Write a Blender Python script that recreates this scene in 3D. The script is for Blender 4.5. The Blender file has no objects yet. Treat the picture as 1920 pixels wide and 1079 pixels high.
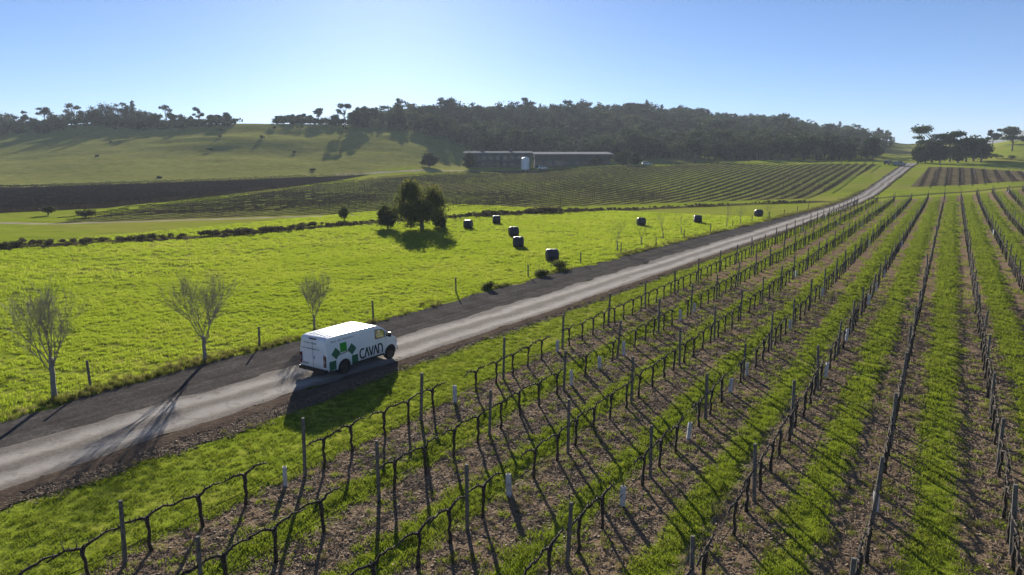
import bpy, bmesh, math, random
import numpy as np
from mathutils import Vector, Matrix, Euler

random.seed(7)
rng = np.random.default_rng(7)
R = math.radians
scene = bpy.context.scene
COL = scene.collection

# ------------------------------------------------------------------ camera
CAM_H = 10.5
FPX = 1330.0
PITCH = R(10.43)
cam_d = bpy.data.cameras.new('camera')
cam = bpy.data.objects.new('camera', cam_d)
COL.objects.link(cam)
cam.location = (0, 0, CAM_H)
cam.rotation_euler = (R(90) - PITCH, 0, 0)
cam_d.sensor_width = 36.0
cam_d.lens = FPX / 1920 * 36
cam_d.clip_start = 0.1
cam_d.clip_end = 20000
scene.camera = cam

# ------------------------------------------------------------------ sky, sun, exposure
SUN_AZ, SUN_EL = R(-9.5), R(15.5)
world = bpy.data.worlds.new('World')
scene.world = world
world.use_nodes = True
wn = world.node_tree.nodes
sky = wn.new('ShaderNodeTexSky')
sky.sky_type = 'NISHITA'
sky.sun_disc = False
sky.sun_elevation = SUN_EL
sky.sun_rotation = SUN_AZ
sky.altitude = 1800
sky.air_density = 0.7
sky.dust_density = 0.5
sky.ozone_density = 5.0
world.node_tree.links.new(sky.outputs[0], wn['Background'].inputs[0])
wn['Background'].inputs[1].default_value = 0.05

sun_d = bpy.data.lights.new('sun', 'SUN')
sun_d.energy = 5.0
sun_d.angle = R(0.53)
sun_d.color = (1.0, 0.93, 0.82)
sun = bpy.data.objects.new('sun', sun_d)
COL.objects.link(sun)
SUN_DIR = Vector((math.sin(SUN_AZ) * math.cos(SUN_EL), math.cos(SUN_AZ) * math.cos(SUN_EL), math.sin(SUN_EL)))
sun.rotation_euler = SUN_DIR.to_track_quat('Z', 'Y').to_euler()
sun.location = (0, 0, 60)

vs = scene.view_settings
scene.display_settings.display_device = 'sRGB'
vs.view_transform = 'Standard'
vs.look = 'None'
vs.exposure = 1.35
vs.gamma = 1.0
vs.use_curve_mapping = False
scene.cycles.use_denoising = True
scene.cycles.max_bounces = 6
scene.cycles.transparent_max_bounces = 8
scene.cycles.volume_bounces = 0

# ------------------------------------------------------------------ helpers
def tag(o, label=None, cat=None, group=None, kind=None):
    if label: o['label'] = label
    if cat: o['category'] = cat
    if group: o['group'] = group
    if kind: o['kind'] = kind
    return o

def empty(name, loc=(0, 0, 0), rz=0.0):
    o = bpy.data.objects.new(name, None)
    COL.objects.link(o)
    o.location = loc
    o.rotation_euler = (0, 0, rz)
    o.empty_display_size = 0.2
    return o

def copy_tree(o, parent=None):
    c = o.copy()
    COL.objects.link(c)
    c.parent = parent
    for ch in list(o.children):
        copy_tree(ch, c)
    return c

class MB:
    """collects geometry for one mesh"""
    def __init__(self):
        self.v = []; self.f = []
    def add(self, v, f):
        b = len(self.v)
        self.v.extend([tuple(p) for p in v])
        self.f.extend([tuple(i + b for i in q) for q in f])
        return self
    def box(self, c, s, rot=None):
        x, y, z = s[0] / 2, s[1] / 2, s[2] / 2
        P = [Vector(p) for p in ((-x,-y,-z),(x,-y,-z),(x,y,-z),(-x,y,-z),(-x,-y,z),(x,-y,z),(x,y,z),(-x,y,z))]
        if rot: 
            m = Euler(rot).to_matrix(); P = [m @ p for p in P]
        c = Vector(c)
        return self.add([p + c for p in P], [(0,3,2,1),(4,5,6,7),(0,1,5,4),(1,2,6,5),(2,3,7,6),(3,0,4,7)])
    def tube(self, path, radii, n=6, cap=True):
        path = [Vector(p) for p in path]
        vs_, fs = [], []
        for i, p in enumerate(path):
            a = path[max(i - 1, 0)]; b = path[min(i + 1, len(path) - 1)]
            d = (b - a)
            d = d.normalized() if d.length > 1e-9 else Vector((0, 0, 1))
            ref = Vector((1, 0, 0)) if abs(d.x) < 0.8 else Vector((0, 1, 0))
            u = d.cross(ref).normalized(); w = d.cross(u)
            for k in range(n):
                t = 2 * math.pi * k / n
                vs_.append(p + (u * math.cos(t) + w * math.sin(t)) * radii[i])
        for i in range(len(path) - 1):
            for k in range(n):
                k2 = (k + 1) % n
                fs.append((i*n+k, i*n+k2, (i+1)*n+k2, (i+1)*n+k))
        if cap:
            fs.append(tuple(range(n))[::-1]); fs.append(tuple((len(path)-1)*n + k for k in range(n)))
        return self.add(vs_, fs)
    def prism(self, poly, fn, depth):
        """poly: 2-D outline; fn(a, b, d) -> point; a plate of that depth"""
        n = len(poly)
        v = [fn(a, b, 0.0) for a, b in poly] + [fn(a, b, depth) for a, b in poly]
        f = [tuple(range(n))[::-1], tuple(range(n, 2 * n))] + [(i, (i+1) % n, n + (i+1) % n, n + i) for i in range(n)]
        return self.add(v, f)
    def mesh(self, name, mat, smooth=False):
        me = bpy.data.meshes.new(name)
        me.from_pydata([tuple(p) for p in self.v], [], self.f)
        if mat: me.materials.append(mat)
        if smooth: me.polygons.foreach_set('use_smooth', [True] * len(me.polygons))
        me.update()
        return me
    def build(self, name, mat, parent=None, smooth=False):
        o = bpy.data.objects.new(name, self.mesh(name, mat, smooth))
        COL.objects.link(o)
        o.parent = parent
        return o

def fast_mesh(name, V, F, mat, smooth=False):
    """numpy verts (N,3) and quads/tris (M,k)"""
    V = np.asarray(V, np.float32); F = np.asarray(F, np.int32)
    me = bpy.data.meshes.new(name)
    k = F.shape[1]
    me.vertices.add(len(V)); me.vertices.foreach_set('co', V.ravel())
    me.loops.add(F.size); me.loops.foreach_set('vertex_index', F.ravel())
    me.polygons.add(len(F)); me.polygons.foreach_set('loop_start', np.arange(0, F.size, k, dtype=np.int32))
    if mat: me.materials.append(mat)
    me.polygons.foreach_set('use_smooth', np.full(len(F), smooth))
    me.update(calc_edges=True); me.validate()
    return me

def link(name, me, parent=None, loc=(0, 0, 0)):
    o = bpy.data.objects.new(name, me); COL.objects.link(o); o.parent = parent; o.location = loc
    return o

ONES = 'zero one two three four five six seven eight nine ten eleven twelve thirteen fourteen fifteen sixteen seventeen eighteen nineteen'.split()
ORD = 'zeroth first second third fourth fifth sixth seventh eighth ninth tenth eleventh twelfth thirteenth fourteenth fifteenth sixteenth seventeenth eighteenth nineteenth'.split()
TENS = ['', '', 'twenty', 'thirty', 'forty', 'fifty', 'sixty', 'seventy', 'eighty', 'ninety']
TENTH = ['', '', 'twentieth', 'thirtieth', 'fortieth', 'fiftieth', 'sixtieth', 'seventieth', 'eightieth', 'ninetieth']
def ordinal(n):
    if n < 20: return ORD[n]
    if n >= 100: return 'hundred and ' + ordinal(n - 100)
    return TENTH[n // 10] if n % 10 == 0 else TENS[n // 10] + '-' + ORD[n % 10]

# ------------------------------------------------------------------ node materials
def newmat(name):
    m = bpy.data.materials.new(name); m.use_nodes = True
    nt = m.node_tree; nt.nodes.clear()
    out = nt.nodes.new('ShaderNodeOutputMaterial')
    return m, nt, out

class NT:
    def __init__(self, nt): self.nt = nt
    def n(self, t, **kw):
        x = self.nt.nodes.new(t)
        for k, v in kw.items(): setattr(x, k, v)
        return x
    def l(self, a, b): self.nt.links.new(a, b)
    def val(self, sock, v):
        if isinstance(v, bpy.types.NodeSocket): self.l(v, sock)
        elif v is not None: sock.default_value = v
    def math(self, op, a, b=None, c=None, clamp=False):
        x = self.n('ShaderNodeMath', operation=op); x.use_clamp = clamp
        self.val(x.inputs[0], a)
        if b is not None: self.val(x.inputs[1], b)
        if c is not None: self.val(x.inputs[2], c)
        return x.outputs[0]
    def smooth(self, v, a, b, lo=0.0, hi=1.0):
        x = self.n('ShaderNodeMapRange', interpolation_type='SMOOTHSTEP')
        self.val(x.inputs[0], v); self.val(x.inputs[1], a); self.val(x.inputs[2], b); self.val(x.inputs[3], lo); self.val(x.inputs[4], hi)
        return x.outputs[0]
    def noise(self, vec, scale, detail=3.0, rough=0.55, dist=0.0, out=0):
        x = self.n('ShaderNodeTexNoise')
        if vec is not None: self.l(vec, x.inputs['Vector'])
        x.inputs['Scale'].default_value = scale; x.inputs['Detail'].default_value = detail
        x.inputs['Roughness'].default_value = rough; x.inputs['Distortion'].default_value = dist
        return x.outputs[out]
    def mix(self, f, a, b):
        x = self.n('ShaderNodeMix', data_type='RGBA')
        self.val(x.inputs[0], f)
        self.val(x.inputs[6], a if isinstance(a, bpy.types.NodeSocket) else (*a, 1) if len(a) == 3 else a)
        self.val(x.inputs[7], b if isinstance(b, bpy.types.NodeSocket) else (*b, 1) if len(b) == 3 else b)
        return x.outputs[2]
    def ramp(self, f, stops):
        x = self.n('ShaderNodeValToRGB'); self.val(x.inputs[0], f)
        e = x.color_ramp.elements
        e[0].position, e[0].color = stops[0][0], (*stops[0][1], 1)
        e[1].position, e[1].color = stops[-1][0], (*stops[-1][1], 1)
        for p, c in stops[1:-1]:
            q = e.new(p); q.color = (*c, 1)
        return x.outputs[0]
    def bump(self, h, strength, dist):
        x = self.n('ShaderNodeBump'); self.l(h, x.inputs['Height'])
        x.inputs['Strength'].default_value = strength; x.inputs['Distance'].default_value = dist
        return x.outputs[0]
    def principled(self, out, col, rough=0.8, bump=None, spec=0.3, metal=0.0, coat=0.0):
        b = self.n('ShaderNodeBsdfPrincipled')
        self.val(b.inputs['Base Color'], col if isinstance(col, bpy.types.NodeSocket) else (*col, 1))
        self.val(b.inputs['Roughness'], rough); b.inputs['Specular IOR Level'].default_value = spec
        b.inputs['Metallic'].default_value = metal; b.inputs['Coat Weight'].default_value = coat
        if bump is not None: self.l(bump, b.inputs['Normal'])
        if out is not None: self.l(b.outputs[0], out.inputs[0])
        return b

def mat_noise(name, c1, c2, scale=3.0, rough=0.8, bump=0.3, bdist=0.01, spec=0.3, metal=0.0, coat=0.0, detail=4.0, obj=True):
    m, nt, out = newmat(name); N = NT(nt)
    tc = N.n('ShaderNodeTexCoord').outputs['Object'] if obj else N.n('ShaderNodeNewGeometry').outputs['Position']
    f = N.noise(tc, scale, detail)
    col = N.ramp(f, [(0.3, c1), (0.7, c2)])
    bp = N.bump(N.noise(tc, scale * 4, 4), bump, bdist) if bump else None
    N.principled(out, col, rough, bp, spec, metal, coat)
    return m

def mat_leaf(name, c1, c2, c3=None, trans=0.45, scale=0.35, rough=0.6, tcol=None):
    """thin foliage: reflects and lets light through; colour varies from clump to clump"""
    m, nt, out = newmat(name); N = NT(nt)
    pos = N.n('ShaderNodeNewGeometry').outputs['Position']
    oi = N.n('ShaderNodeObjectInfo').outputs['Random']
    f = N.math('ADD', N.math('MULTIPLY', N.noise(pos, scale, 3), 0.75), N.math('MULTIPLY', oi, 0.25))
    st = [(0.3, c1), (0.68, c2)] if c3 is None else [(0.28, c1), (0.5, c2), (0.72, c3)]
    col = N.ramp(f, st)
    b = N.principled(None, col, 0.85, None, 0.06)
    t = N.n('ShaderNodeBsdfTranslucent')
    N.l(col if tcol is None else N.mix(0.55, col, tcol), t.inputs[0])
    mx = N.n('ShaderNodeMixShader'); mx.inputs[0].default_value = trans
    N.l(b.outputs[0], mx.inputs[1]); N.l(t.outputs[0], mx.inputs[2]); N.l(mx.outputs[0], out.inputs[0])
    return m

# ------------------------------------------------------------------ the lie of the land
SP, CP = math.sin(PITCH), math.cos(PITCH)
def slope_of(ypx):
    v = 540 - ypx
    return (v * CP - FPX * SP) / (FPX * CP + v * SP)
def zat(Y, ypx): return CAM_H + Y * slope_of(ypx)

# profiles across the valley: depth and apparent height of the ground, flat valley floor first
PROF = [
    (-2200, 135, [(150, 388), (240, 350), (330, 308), (420, 275), (500, 262)]),
    (-500, 135, [(150, 388), (240, 350), (330, 304), (420, 262), (490, 245)]),
    (0, 135, [(150, 388), (240, 350), (330, 302), (420, 258), (480, 238)]),
    (220, 140, [(155, 386), (245, 346), (340, 290), (420, 252), (470, 232)]),
    (430, 150, [(185, 371), (265, 337), (350, 285), (450, 230)]),
    (640, 165, [(200, 366), (290, 330), (360, 288), (440, 242), (475, 232)]),
    (760, 165, [(200, 366), (300, 322), (360, 288), (450, 248), (560, 226)]),
    (860, 165, [(200, 366), (310, 320), (340, 314), (400, 291), (560, 224)]),
    (1000, 165, [(200, 365), (320, 319), (350, 316), (420, 296), (600, 219)]),
    (1150, 165, [(200, 364), (330, 310), (380, 306), (450, 284), (620, 222)]),
    (1400, 165, [(195, 364), (310, 307), (360, 304), (450, 282), (640, 237)]),
    (1560, 165, [(190, 366), (290, 307), (340, 304), (450, 282), (650, 254)]),
    (1640, 165, [(190, 366), (280, 309), (330, 304), (450, 286), (650, 262)]),
    (1700, 160, [(190, 363), (275, 312), (310, 307), (400, 297), (600, 272)]),
    (1800, 150, [(195, 357), (265, 313), (300, 309), (400, 288), (600, 268)]),
    (1920, 120, [(185, 357), (250, 321), (280, 314), (360, 285), (430, 264)]),
    (2400, 110, [(185, 355), (250, 319), (350, 282), (450, 262)]),
    (4400, 110, [(185, 355), (250, 325), (350, 292), (450, 276)]),
]
_ys = np.concatenate([np.arange(0, 800, 4.0), np.arange(800, 3300, 50.0)])
_tab = []
for xp, y0, pts in PROF:
    Yc = [0, y0 * 0.6, y0] + [q[0] for q in pts]
    Zc = [0, 0, 0] + [zat(*q) for q in pts]
    zc, yc = Zc[-1], Yc[-1]
    Yc += [yc + 60, yc + 250, yc + 900, 3400]; Zc += [zc + 0.5, zc * 0.85, zc * 0.55, zc * 0.4]
    col = np.interp(_ys, Yc, Zc)
    k = np.exp(-0.5 * (np.arange(-6, 7) / 2.4) ** 2); k /= k.sum()
    pad = np.concatenate([np.full(6, col[0]), col, np.full(6, col[-1])])
    _tab.append(np.convolve(pad, k, 'valid'))
_tab = np.array(_tab)
_as = np.array([(q[0] - 960) / 1352.0 for q in PROF])

def _vn(x, y, seed):
    """smooth value noise in [-1,1]"""
    xi = np.floor(x).astype(np.int64); yi = np.floor(y).astype(np.int64)
    fx = x - xi; fy = y - yi
    fx = fx * fx * (3 - 2 * fx); fy = fy * fy * (3 - 2 * fy)
    def h(a, b):
        n = (a * 374761393 + b * 668265263 + seed * 982451653) & 0xffffffff
        n = ((n ^ (n >> 13)) * 1274126177) & 0xffffffff
        return ((n ^ (n >> 16)) & 0xffff) / 32767.5 - 1.0
    return (h(xi, yi) * (1 - fx) + h(xi + 1, yi) * fx) * (1 - fy) + (h(xi, yi + 1) * (1 - fx) + h(xi + 1, yi + 1) * fx) * fy

# vineyard directions: s runs along the rows and the road, t across them
TH = R(31.5)
DS = np.array([math.sin(TH), math.cos(TH)]); DT = np.array([math.cos(TH), -math.sin(TH)])
def st_to_xy(s, t): return s * DS[0] + t * DT[0], s * DS[1] + t * DT[1]
def xy_to_st(x, y): return x * DS[0] + y * DS[1], x * DT[0] + y * DT[1]
ROW0, RSP = -17.5, 3.3

def zt(X, Y, detail=True):
    X = np.asarray(X, float); Y = np.asarray(Y, float)
    Yc = np.clip(Y, 0.5, 3250)
    a = np.clip(X / np.maximum(Yc, 30), _as[0], _as[-1])
    j = np.clip(np.searchsorted(_as, a) - 1, 0, len(_as) - 2)
    w = (a - _as[j]) / (_as[j + 1] - _as[j]); w = np.clip(w, 0, 1); w = w * w * (3 - 2 * w)
    iy = np.clip(np.searchsorted(_ys, Yc) - 1, 0, len(_ys) - 2)
    wy = (Yc - _ys[iy]) / (_ys[iy + 1] - _ys[iy])
    z0 = _tab[j, iy] * (1 - wy) + _tab[j, iy + 1] * wy
    z1 = _tab[j + 1, iy] * (1 - wy) + _tab[j + 1, iy + 1] * wy
    z = z0 * (1 - w) + z1 * w
    far = np.clip((Y - 240) / 150, 0, 1)
    z = z + far * (1.3 * _vn(X / 38, Y / 38, 1) + 0.5 * _vn(X / 13, Y / 13, 2))
    if detail:
        s, t = xy_to_st(X, Y)
        z = z + 0.05 * _vn(X / 3.1, Y / 3.1, 3) * (np.abs(t + 25.5) > 8)
    return z
def zs(x, y): return float(zt(np.array([x]), np.array([y]))[0])

def at(px, py):
    """ground point seen at a place in the photograph (1920 wide), found by walking down the line of sight"""
    u, v = px - 960, 540 - py
    fw = FPX * CP + v * SP; up = v * CP - FPX * SP
    Y = np.arange(8, 900, 0.25)
    X = Y * u / fw; Zr = CAM_H + Y * up / fw
    d = Zr - zt(X, Y, False)
    i = int(np.argmax(d < 0)) if (d < 0).any() else len(Y) - 1
    return float(X[i]), float(Y[i])
def atY(px, Y):
    x = (px - 960) / 1352.0 * Y
    return x, Y
def project(x, y, z):
    fw = y * CP - (z - CAM_H) * SP; up = y * SP + (z - CAM_H) * CP
    return 960 + FPX * x / fw, 540 - FPX * up / fw

def poly_sd(P, X, Y):
    """signed distance, positive inside the polygon P"""
    P = np.array(P); inside = np.zeros(X.shape, bool); d = np.full(X.shape, 1e9)
    n = len(P)
    for i in range(n):
        x1, y1 = P[i]; x2, y2 = P[(i + 1) % n]
        c = ((y1 > Y) != (y2 > Y)) & (X < (x2 - x1) * (Y - y1) / (y2 - y1 + 1e-12) + x1)
        inside ^= c
        ex, ey = x2 - x1, y2 - y1
        h = np.clip(((X - x1) * ex + (Y - y1) * ey) / (ex * ex + ey * ey + 1e-12), 0, 1)
        d = np.minimum(d, np.hypot(X - x1 - h * ex, Y - y1 - h * ey))
    return np.where(inside, d, -d)
def line_d(P, X, Y):
    d = np.full(X.shape, 1e9)
    for (x1, y1), (x2, y2) in zip(P[:-1], P[1:]):
        ex, ey = x2 - x1, y2 - y1
        h = np.clip(((X - x1) * ex + (Y - y1) * ey) / (ex * ex + ey * ey + 1e-12), 0, 1)
        d = np.minimum(d, np.hypot(X - x1 - h * ex, Y - y1 - h * ey))
    return d

# fields
e1, e2 = at(1648, 378), at(1925, 356)
s1, t1 = xy_to_st(*e1); s2, t2 = xy_to_st(*e2)
def row_end(t): return s1 + (s2 - s1) * (t - t1) / (t2 - t1)
t_r = 60.0
NEAR_P = [st_to_xy(-25, ROW0 - 0.9), st_to_xy(row_end(ROW0) - 6, ROW0 - 0.9), st_to_xy(row_end(t1 + 3), t1 + 3), st_to_xy(min(row_end(t_r), 330), t_r), st_to_xy(-25, t_r)]
MID_P = [at(95, 420), at(400, 409), at(700, 401), at(900, 394), at(1100, 387), at(1300, 380), at(1515, 373), at(1652, 309),
         at(1400, 309), at(1150, 312), at(1000, 321), at(820, 328), at(600, 346), at(300, 386)]
DARK_P = [at(-160, 412), at(0, 401), at(200, 391), at(400, 369), at(640, 338), at(700, 327), at(430, 339), at(200, 347), at(0, 353), at(-160, 358)]
RIGHT_P = [at(1706, 352), at(1744, 314), at(1920, 322), at(2000, 324), at(2060, 345), at(1925, 341)]
TRACKS = [[at(-40, 418), at(100, 421), at(400, 412), at(640, 405), at(860, 397), at(905, 396)], [at(640, 328), at(740, 323), at(860, 321), at(1000, 321)]]
DITCH = [at(-60, 470), at(0, 466), at(200, 455), at(400, 445), at(550, 431), at(700, 419), at(860, 408), at(1000, 401), at(1200, 393), at(1400, 384), at(1540, 379)]
DRAIN = [at(1640, 373), at(1760, 364), at(1920, 351), at(2000, 345)]

# ------------------------------------------------------------------ ground material
def ground_material():
    m, nt, out = newmat('ground_grass'); N = NT(nt)
    pos = N.n('ShaderNodeNewGeometry').outputs['Position']
    def attr(n):
        return N.n('ShaderNodeAttribute', attribute_name=n).outputs['Fac']
    def dot(v):
        x = N.n('ShaderNodeVectorMath', operation='DOT_PRODUCT'); N.l(pos, x.inputs[0]); x.inputs[1].default_value = v
        return x.outputs['Value']
    t = dot((DT[0], DT[1], 0)); s = dot((DS[0], DS[1], 0))
    nb = N.noise(pos, 0.03, 4); nm = N.noise(pos, 0.35, 4, 0.6); nf = N.noise(pos, 3.2, 4, 0.65); ng = N.noise(pos, 14.0, 3, 0.6)
    # streaky growth along the paddock
    mp = N.n('ShaderNodeMapping'); N.l(pos, mp.inputs[0]); mp.inputs['Rotation'].default_value = (0, 0, R(-12)); mp.inputs['Scale'].default_value = (0.10, 0.55, 0.3)
    nst = N.noise(mp.outputs[0], 1.0, 5, 0.62)
    g = N.ramp(N.math('ADD', N.math('MULTIPLY', nst, 0.6), N.math('MULTIPLY', nm, 0.4)),
               [(0.33, (0.13, 0.19, 0.018)), (0.5, (0.22, 0.275, 0.025)), (0.66, (0.295, 0.30, 0.05))])
    g = N.mix(N.math('MULTIPLY', N.smooth(nf, 0.5, 0.75), 0.35), g, (0.11, 0.14, 0.014))
    g = N.mix(N.smooth(nb, 0.42, 0.66, 0.0, 0.6), g, (0.27, 0.24, 0.07))
    # the drier hillside
    hill = attr('hill')
    hg = N.ramp(N.math('ADD', N.math('MULTIPLY', nst, 0.4), N.math('MULTIPLY', nm, 0.6)), [(0.32, (0.145, 0.165, 0.036)), (0.55, (0.25, 0.25, 0.07)), (0.72, (0.34, 0.29, 0.10))])
    g = N.mix(hill, g, hg)
    # bare strip under every row of vines
    soil = N.ramp(N.math('ADD', N.math('MULTIPLY', nf, 0.6), N.math('MULTIPLY', ng, 0.4)),
                  [(0.3, (0.125, 0.085, 0.052)), (0.5, (0.215, 0.152, 0.096)), (0.7, (0.31, 0.232, 0.15))])
    off = N.smooth(t, -9.0, -1.0, 0.62, -0.15)
    def strip(t0, sp, half, o):
        q = N.math('DIVIDE', N.math('SUBTRACT', N.math('SUBTRACT', t, t0), o), sp)
        d = N.math('MULTIPLY', N.math('ABSOLUTE', N.math('SUBTRACT', q, N.math('ROUND', q))), sp)
        d = N.math('ADD', d, N.math('MULTIPLY', N.math('SUBTRACT', nm, 0.5), 1.3))
        d = N.math('ADD', d, N.math('MULTIPLY', N.math('SUBTRACT', nf, 0.5), 1.1))
        hw = half if isinstance(half, bpy.types.NodeSocket) else half
        return N.smooth(N.math('SUBTRACT', d, hw), -0.22, 0.22, 1.0, 0.0)
    edge = lambda a, w=0.25: N.smooth(N.math('ADD', attr(a), N.math('MULTIPLY', N.math('SUBTRACT', nm, 0.5), 0.5)), 0.5 - w, 0.5 + w)
    half_n = N.smooth(s, 40, 110, 0.98, 0.72)
    g_in = N.ramp(N.math('ADD', N.math('MULTIPLY', nf, 0.5), N.math('MULTIPLY', nm, 0.5)), [(0.33, (0.10, 0.14, 0.014)), (0.5, (0.16, 0.205, 0.016)), (0.68, (0.20, 0.20, 0.04))])
    vn = edge('near')
    col = N.mix(vn, g, g_in)
    col = N.mix(N.math('MULTIPLY', vn, strip(ROW0, RSP, half_n, off)), col, soil)
    # block in the middle distance: duller cover crop, dark strips
    vm = edge('mid')
    g_mid = N.ramp(nm, [(0.35, (0.13, 0.17, 0.032)), (0.65, (0.215, 0.23, 0.055))])
    g_mid = N.mix(N.smooth(N.math('ADD', nb, N.math('MULTIPLY', N.math('SUBTRACT', nst, 0.5), 0.6)), 0.5, 0.62, 0.0, 0.5), g_mid, (0.15, 0.115, 0.07))
    col = N.mix(vm, col, g_mid)
    col = N.mix(N.math('MULTIPLY', vm, strip(ROW0, 3.0, 0.75, 0.0)), col, (0.048, 0.040, 0.026))
    vr = edge('right')
    col = N.mix(vr, col, N.ramp(nm, [(0.35, (0.10, 0.085, 0.045)), (0.65, (0.17, 0.135, 0.08))]))
    col = N.mix(N.math('MULTIPLY', vr, strip(ROW0, 3.38, 0.7, 0.0)), col, (0.055, 0.042, 0.030))
    vd = edge('dark')
    col = N.mix(vd, col, N.ramp(nst, [(0.3, (0.016, 0.013, 0.011)), (0.6, (0.030, 0.024, 0.019)), (0.75, (0.055, 0.046, 0.028))]))
    col = N.mix(edge('track', 0.3), col, N.ramp(nm, [(0.3, (0.26, 0.21, 0.16)), (0.7, (0.42, 0.36, 0.29))]))
    col = N.mix(edge('ditch', 0.35), col, N.ramp(nf, [(0.3, (0.035, 0.030, 0.020)), (0.7, (0.10, 0.082, 0.05))]))
    h = N.math('ADD', N.math('MULTIPLY', nm, 0.8), N.math('MULTIPLY', nf, 0.55))
    h = N.math('ADD', h, N.math('MULTIPLY', ng, 0.22))
    h = N.math('ADD', h, N.math('MULTIPLY', nst, 1.2))
    N.principled(out, col, 1.0, N.bump(h, 0.55, 0.16), 0.0)
    return m
M_GROUND = ground_material()

# ------------------------------------------------------------------ ground: one sheet out to the horizon
def build_ground():
    ring = [0.6]
    while ring[-1] < 3200: ring.append(ring[-1] + max(0.22, ring[-1] * 0.0085))
    rad = np.array(ring)
    ang = np.concatenate([np.linspace(-180, -52, 34)[:-1], np.linspace(-52, 52, 372), np.linspace(52, 180, 34)[1:]])
    ang = np.radians(ang[:-1])
    A, Rr = np.meshgrid(ang, rad)
    X, Y = Rr * np.sin(A), Rr * np.cos(A)
    Z = zt(X, Y)
    nr, na = X.shape
    idx = np.arange(nr * na).reshape(nr, na)
    nxt = np.roll(idx, -1, axis=1)
    F = np.stack([idx[:-1], nxt[:-1], nxt[1:], idx[1:]], -1).reshape(-1, 4)[:, ::-1]
    V = np.stack([X, Y, Z], -1).reshape(-1, 3)
    me = fast_mesh('ground', V, F, M_GROUND, True)
    o = link('ground', me); tag(o, kind='structure')
    Xf, Yf = V[:, 0], V[:, 1]
    def put(n, vals):
        a = me.attributes.new(n, 'FLOAT', 'POINT'); a.data.foreach_set('value', np.clip(vals, 0, 1).astype(np.float32))
    put('near', poly_sd(NEAR_P, Xf, Yf) / 1.6 + 0.5)
    put('mid', poly_sd(MID_P, Xf, Yf) / 2.5 + 0.5)
    put('dark', poly_sd(DARK_P, Xf, Yf) / 3 + 0.5)
    put('right', poly_sd(RIGHT_P, Xf, Yf) / 2 + 0.5)
    tr = np.minimum(line_d(TRACKS[0], Xf, Yf) / 1.1, line_d(TRACKS[1], Xf, Yf) / 2.6)
    put('track', 1.0 - tr * 0.5)
    dd = np.minimum(line_d(DITCH, Xf, Yf) / 2.2, line_d(DRAIN, Xf, Yf) / 1.2)
    put('ditch', 1.0 - dd * 0.5)
    D = poly_sd(DARK_P, Xf, Yf)
    a_ = Xf / np.maximum(Yf, 1)
    hill = np.clip((Yf - np.interp(a_, [-.75, -.3, -.12, .1, .3, .5, .7], [215, 250, 318, 330, 330, 420, 500])) / 14, 0, 1)
    put('hill', hill)
    return o
GROUND = build_ground()

# ------------------------------------------------------------------ road, shoulder, verge
RC = np.array([(-15, -27.6), (0, -27.0), (10, -26.65), (20, -26.1), (27, -25.4), (42, -24.45), (75, -23.1), (120, -21.1), (160, -19.8)])
def road_c(s): return np.interp(s, RC[:, 0], RC[:, 1])
road_tail = [at(1612, 374), at(1640, 358), at(1662, 341), at(1684, 325), at(1702, 312), at(1712, 307)]
def smooth_path(P, step):
    P = np.array(P, float)
    d = np.concatenate([[0], np.cumsum(np.hypot(*np.diff(P, axis=0).T))])
    u = np.arange(0, d[-1], step)
    Q = np.stack([np.interp(u, d, P[:, i]) for i in range(2)], -1)
    k = np.hanning(2 * int(14 / step) + 1); k /= k.sum(); h = len(k) // 2
    Qp = np.concatenate([Q[:1] + (Q[:1] - Q[1:h + 1][::-1]), Q, Q[-1:] + (Q[-1:] - Q[-h - 1:-1][::-1])])
    return np.stack([np.convolve(Qp[:, i], k, 'valid') for i in range(2)], -1)
RP = smooth_path([st_to_xy(*q) for q in RC] + road_tail, 0.5)
RT = np.gradient(RP, axis=0); RT /= np.linalg.norm(RT, axis=1, keepdims=True)
RN = np.stack([RT[:, 1], -RT[:, 0]], -1)          # to the right of travel
RS = xy_to_st(RP[:, 0], RP[:, 1])[0]

def strip_sheet(name, left, right, n, lift, mat, crown=None, wob=0.0, seed=0):
    """ribbon along the road between two offsets from its centre line (right positive)"""
    w = np.linspace(0, 1, n)
    L = np.broadcast_to(left, RS.shape); Rg = np.broadcast_to(right, RS.shape)
    off = L[:, None] * (1 - w) + Rg[:, None] * w
    u = np.arange(len(RS)) * 0.5
    off[:, 0] += wob * (_vn(u / 1.7, u * 0, seed) + 0.6 * _vn(u / 0.6, u * 0 + 5, seed)); off[:, -1] += wob * (_vn(u / 1.9, u * 0 + 9, seed) + 0.6 * _vn(u / 0.7, u * 0 + 3, seed))
    X = RP[:, 0:1] + RN[:, 0:1] * off; Y = RP[:, 1:2] + RN[:, 1:2] * off
    Z = zt(X, Y) + lift
    if crown is not None: Z = Z + crown(off)
    idx = np.arange(X.size).reshape(X.shape)
    F = np.stack([idx[:-1, :-1], idx[:-1, 1:], idx[1:, 1:], idx[1:, :-1]], -1).reshape(-1, 4)
    me = fast_mesh(name, np.stack([X, Y, Z], -1).reshape(-1, 3), F, mat, True)
    a = me.attributes.new('across', 'FLOAT', 'POINT'); a.data.foreach_set('value', off.astype(np.float32).ravel())
    b = me.attributes.new('edge', 'FLOAT', 'POINT'); b.data.foreach_set('value', np.broadcast_to(np.minimum(w, 1 - w) * 2, off.shape).astype(np.float32).ravel())
    o = link(name, me); tag(o, kind='structure')
    return o

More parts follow.
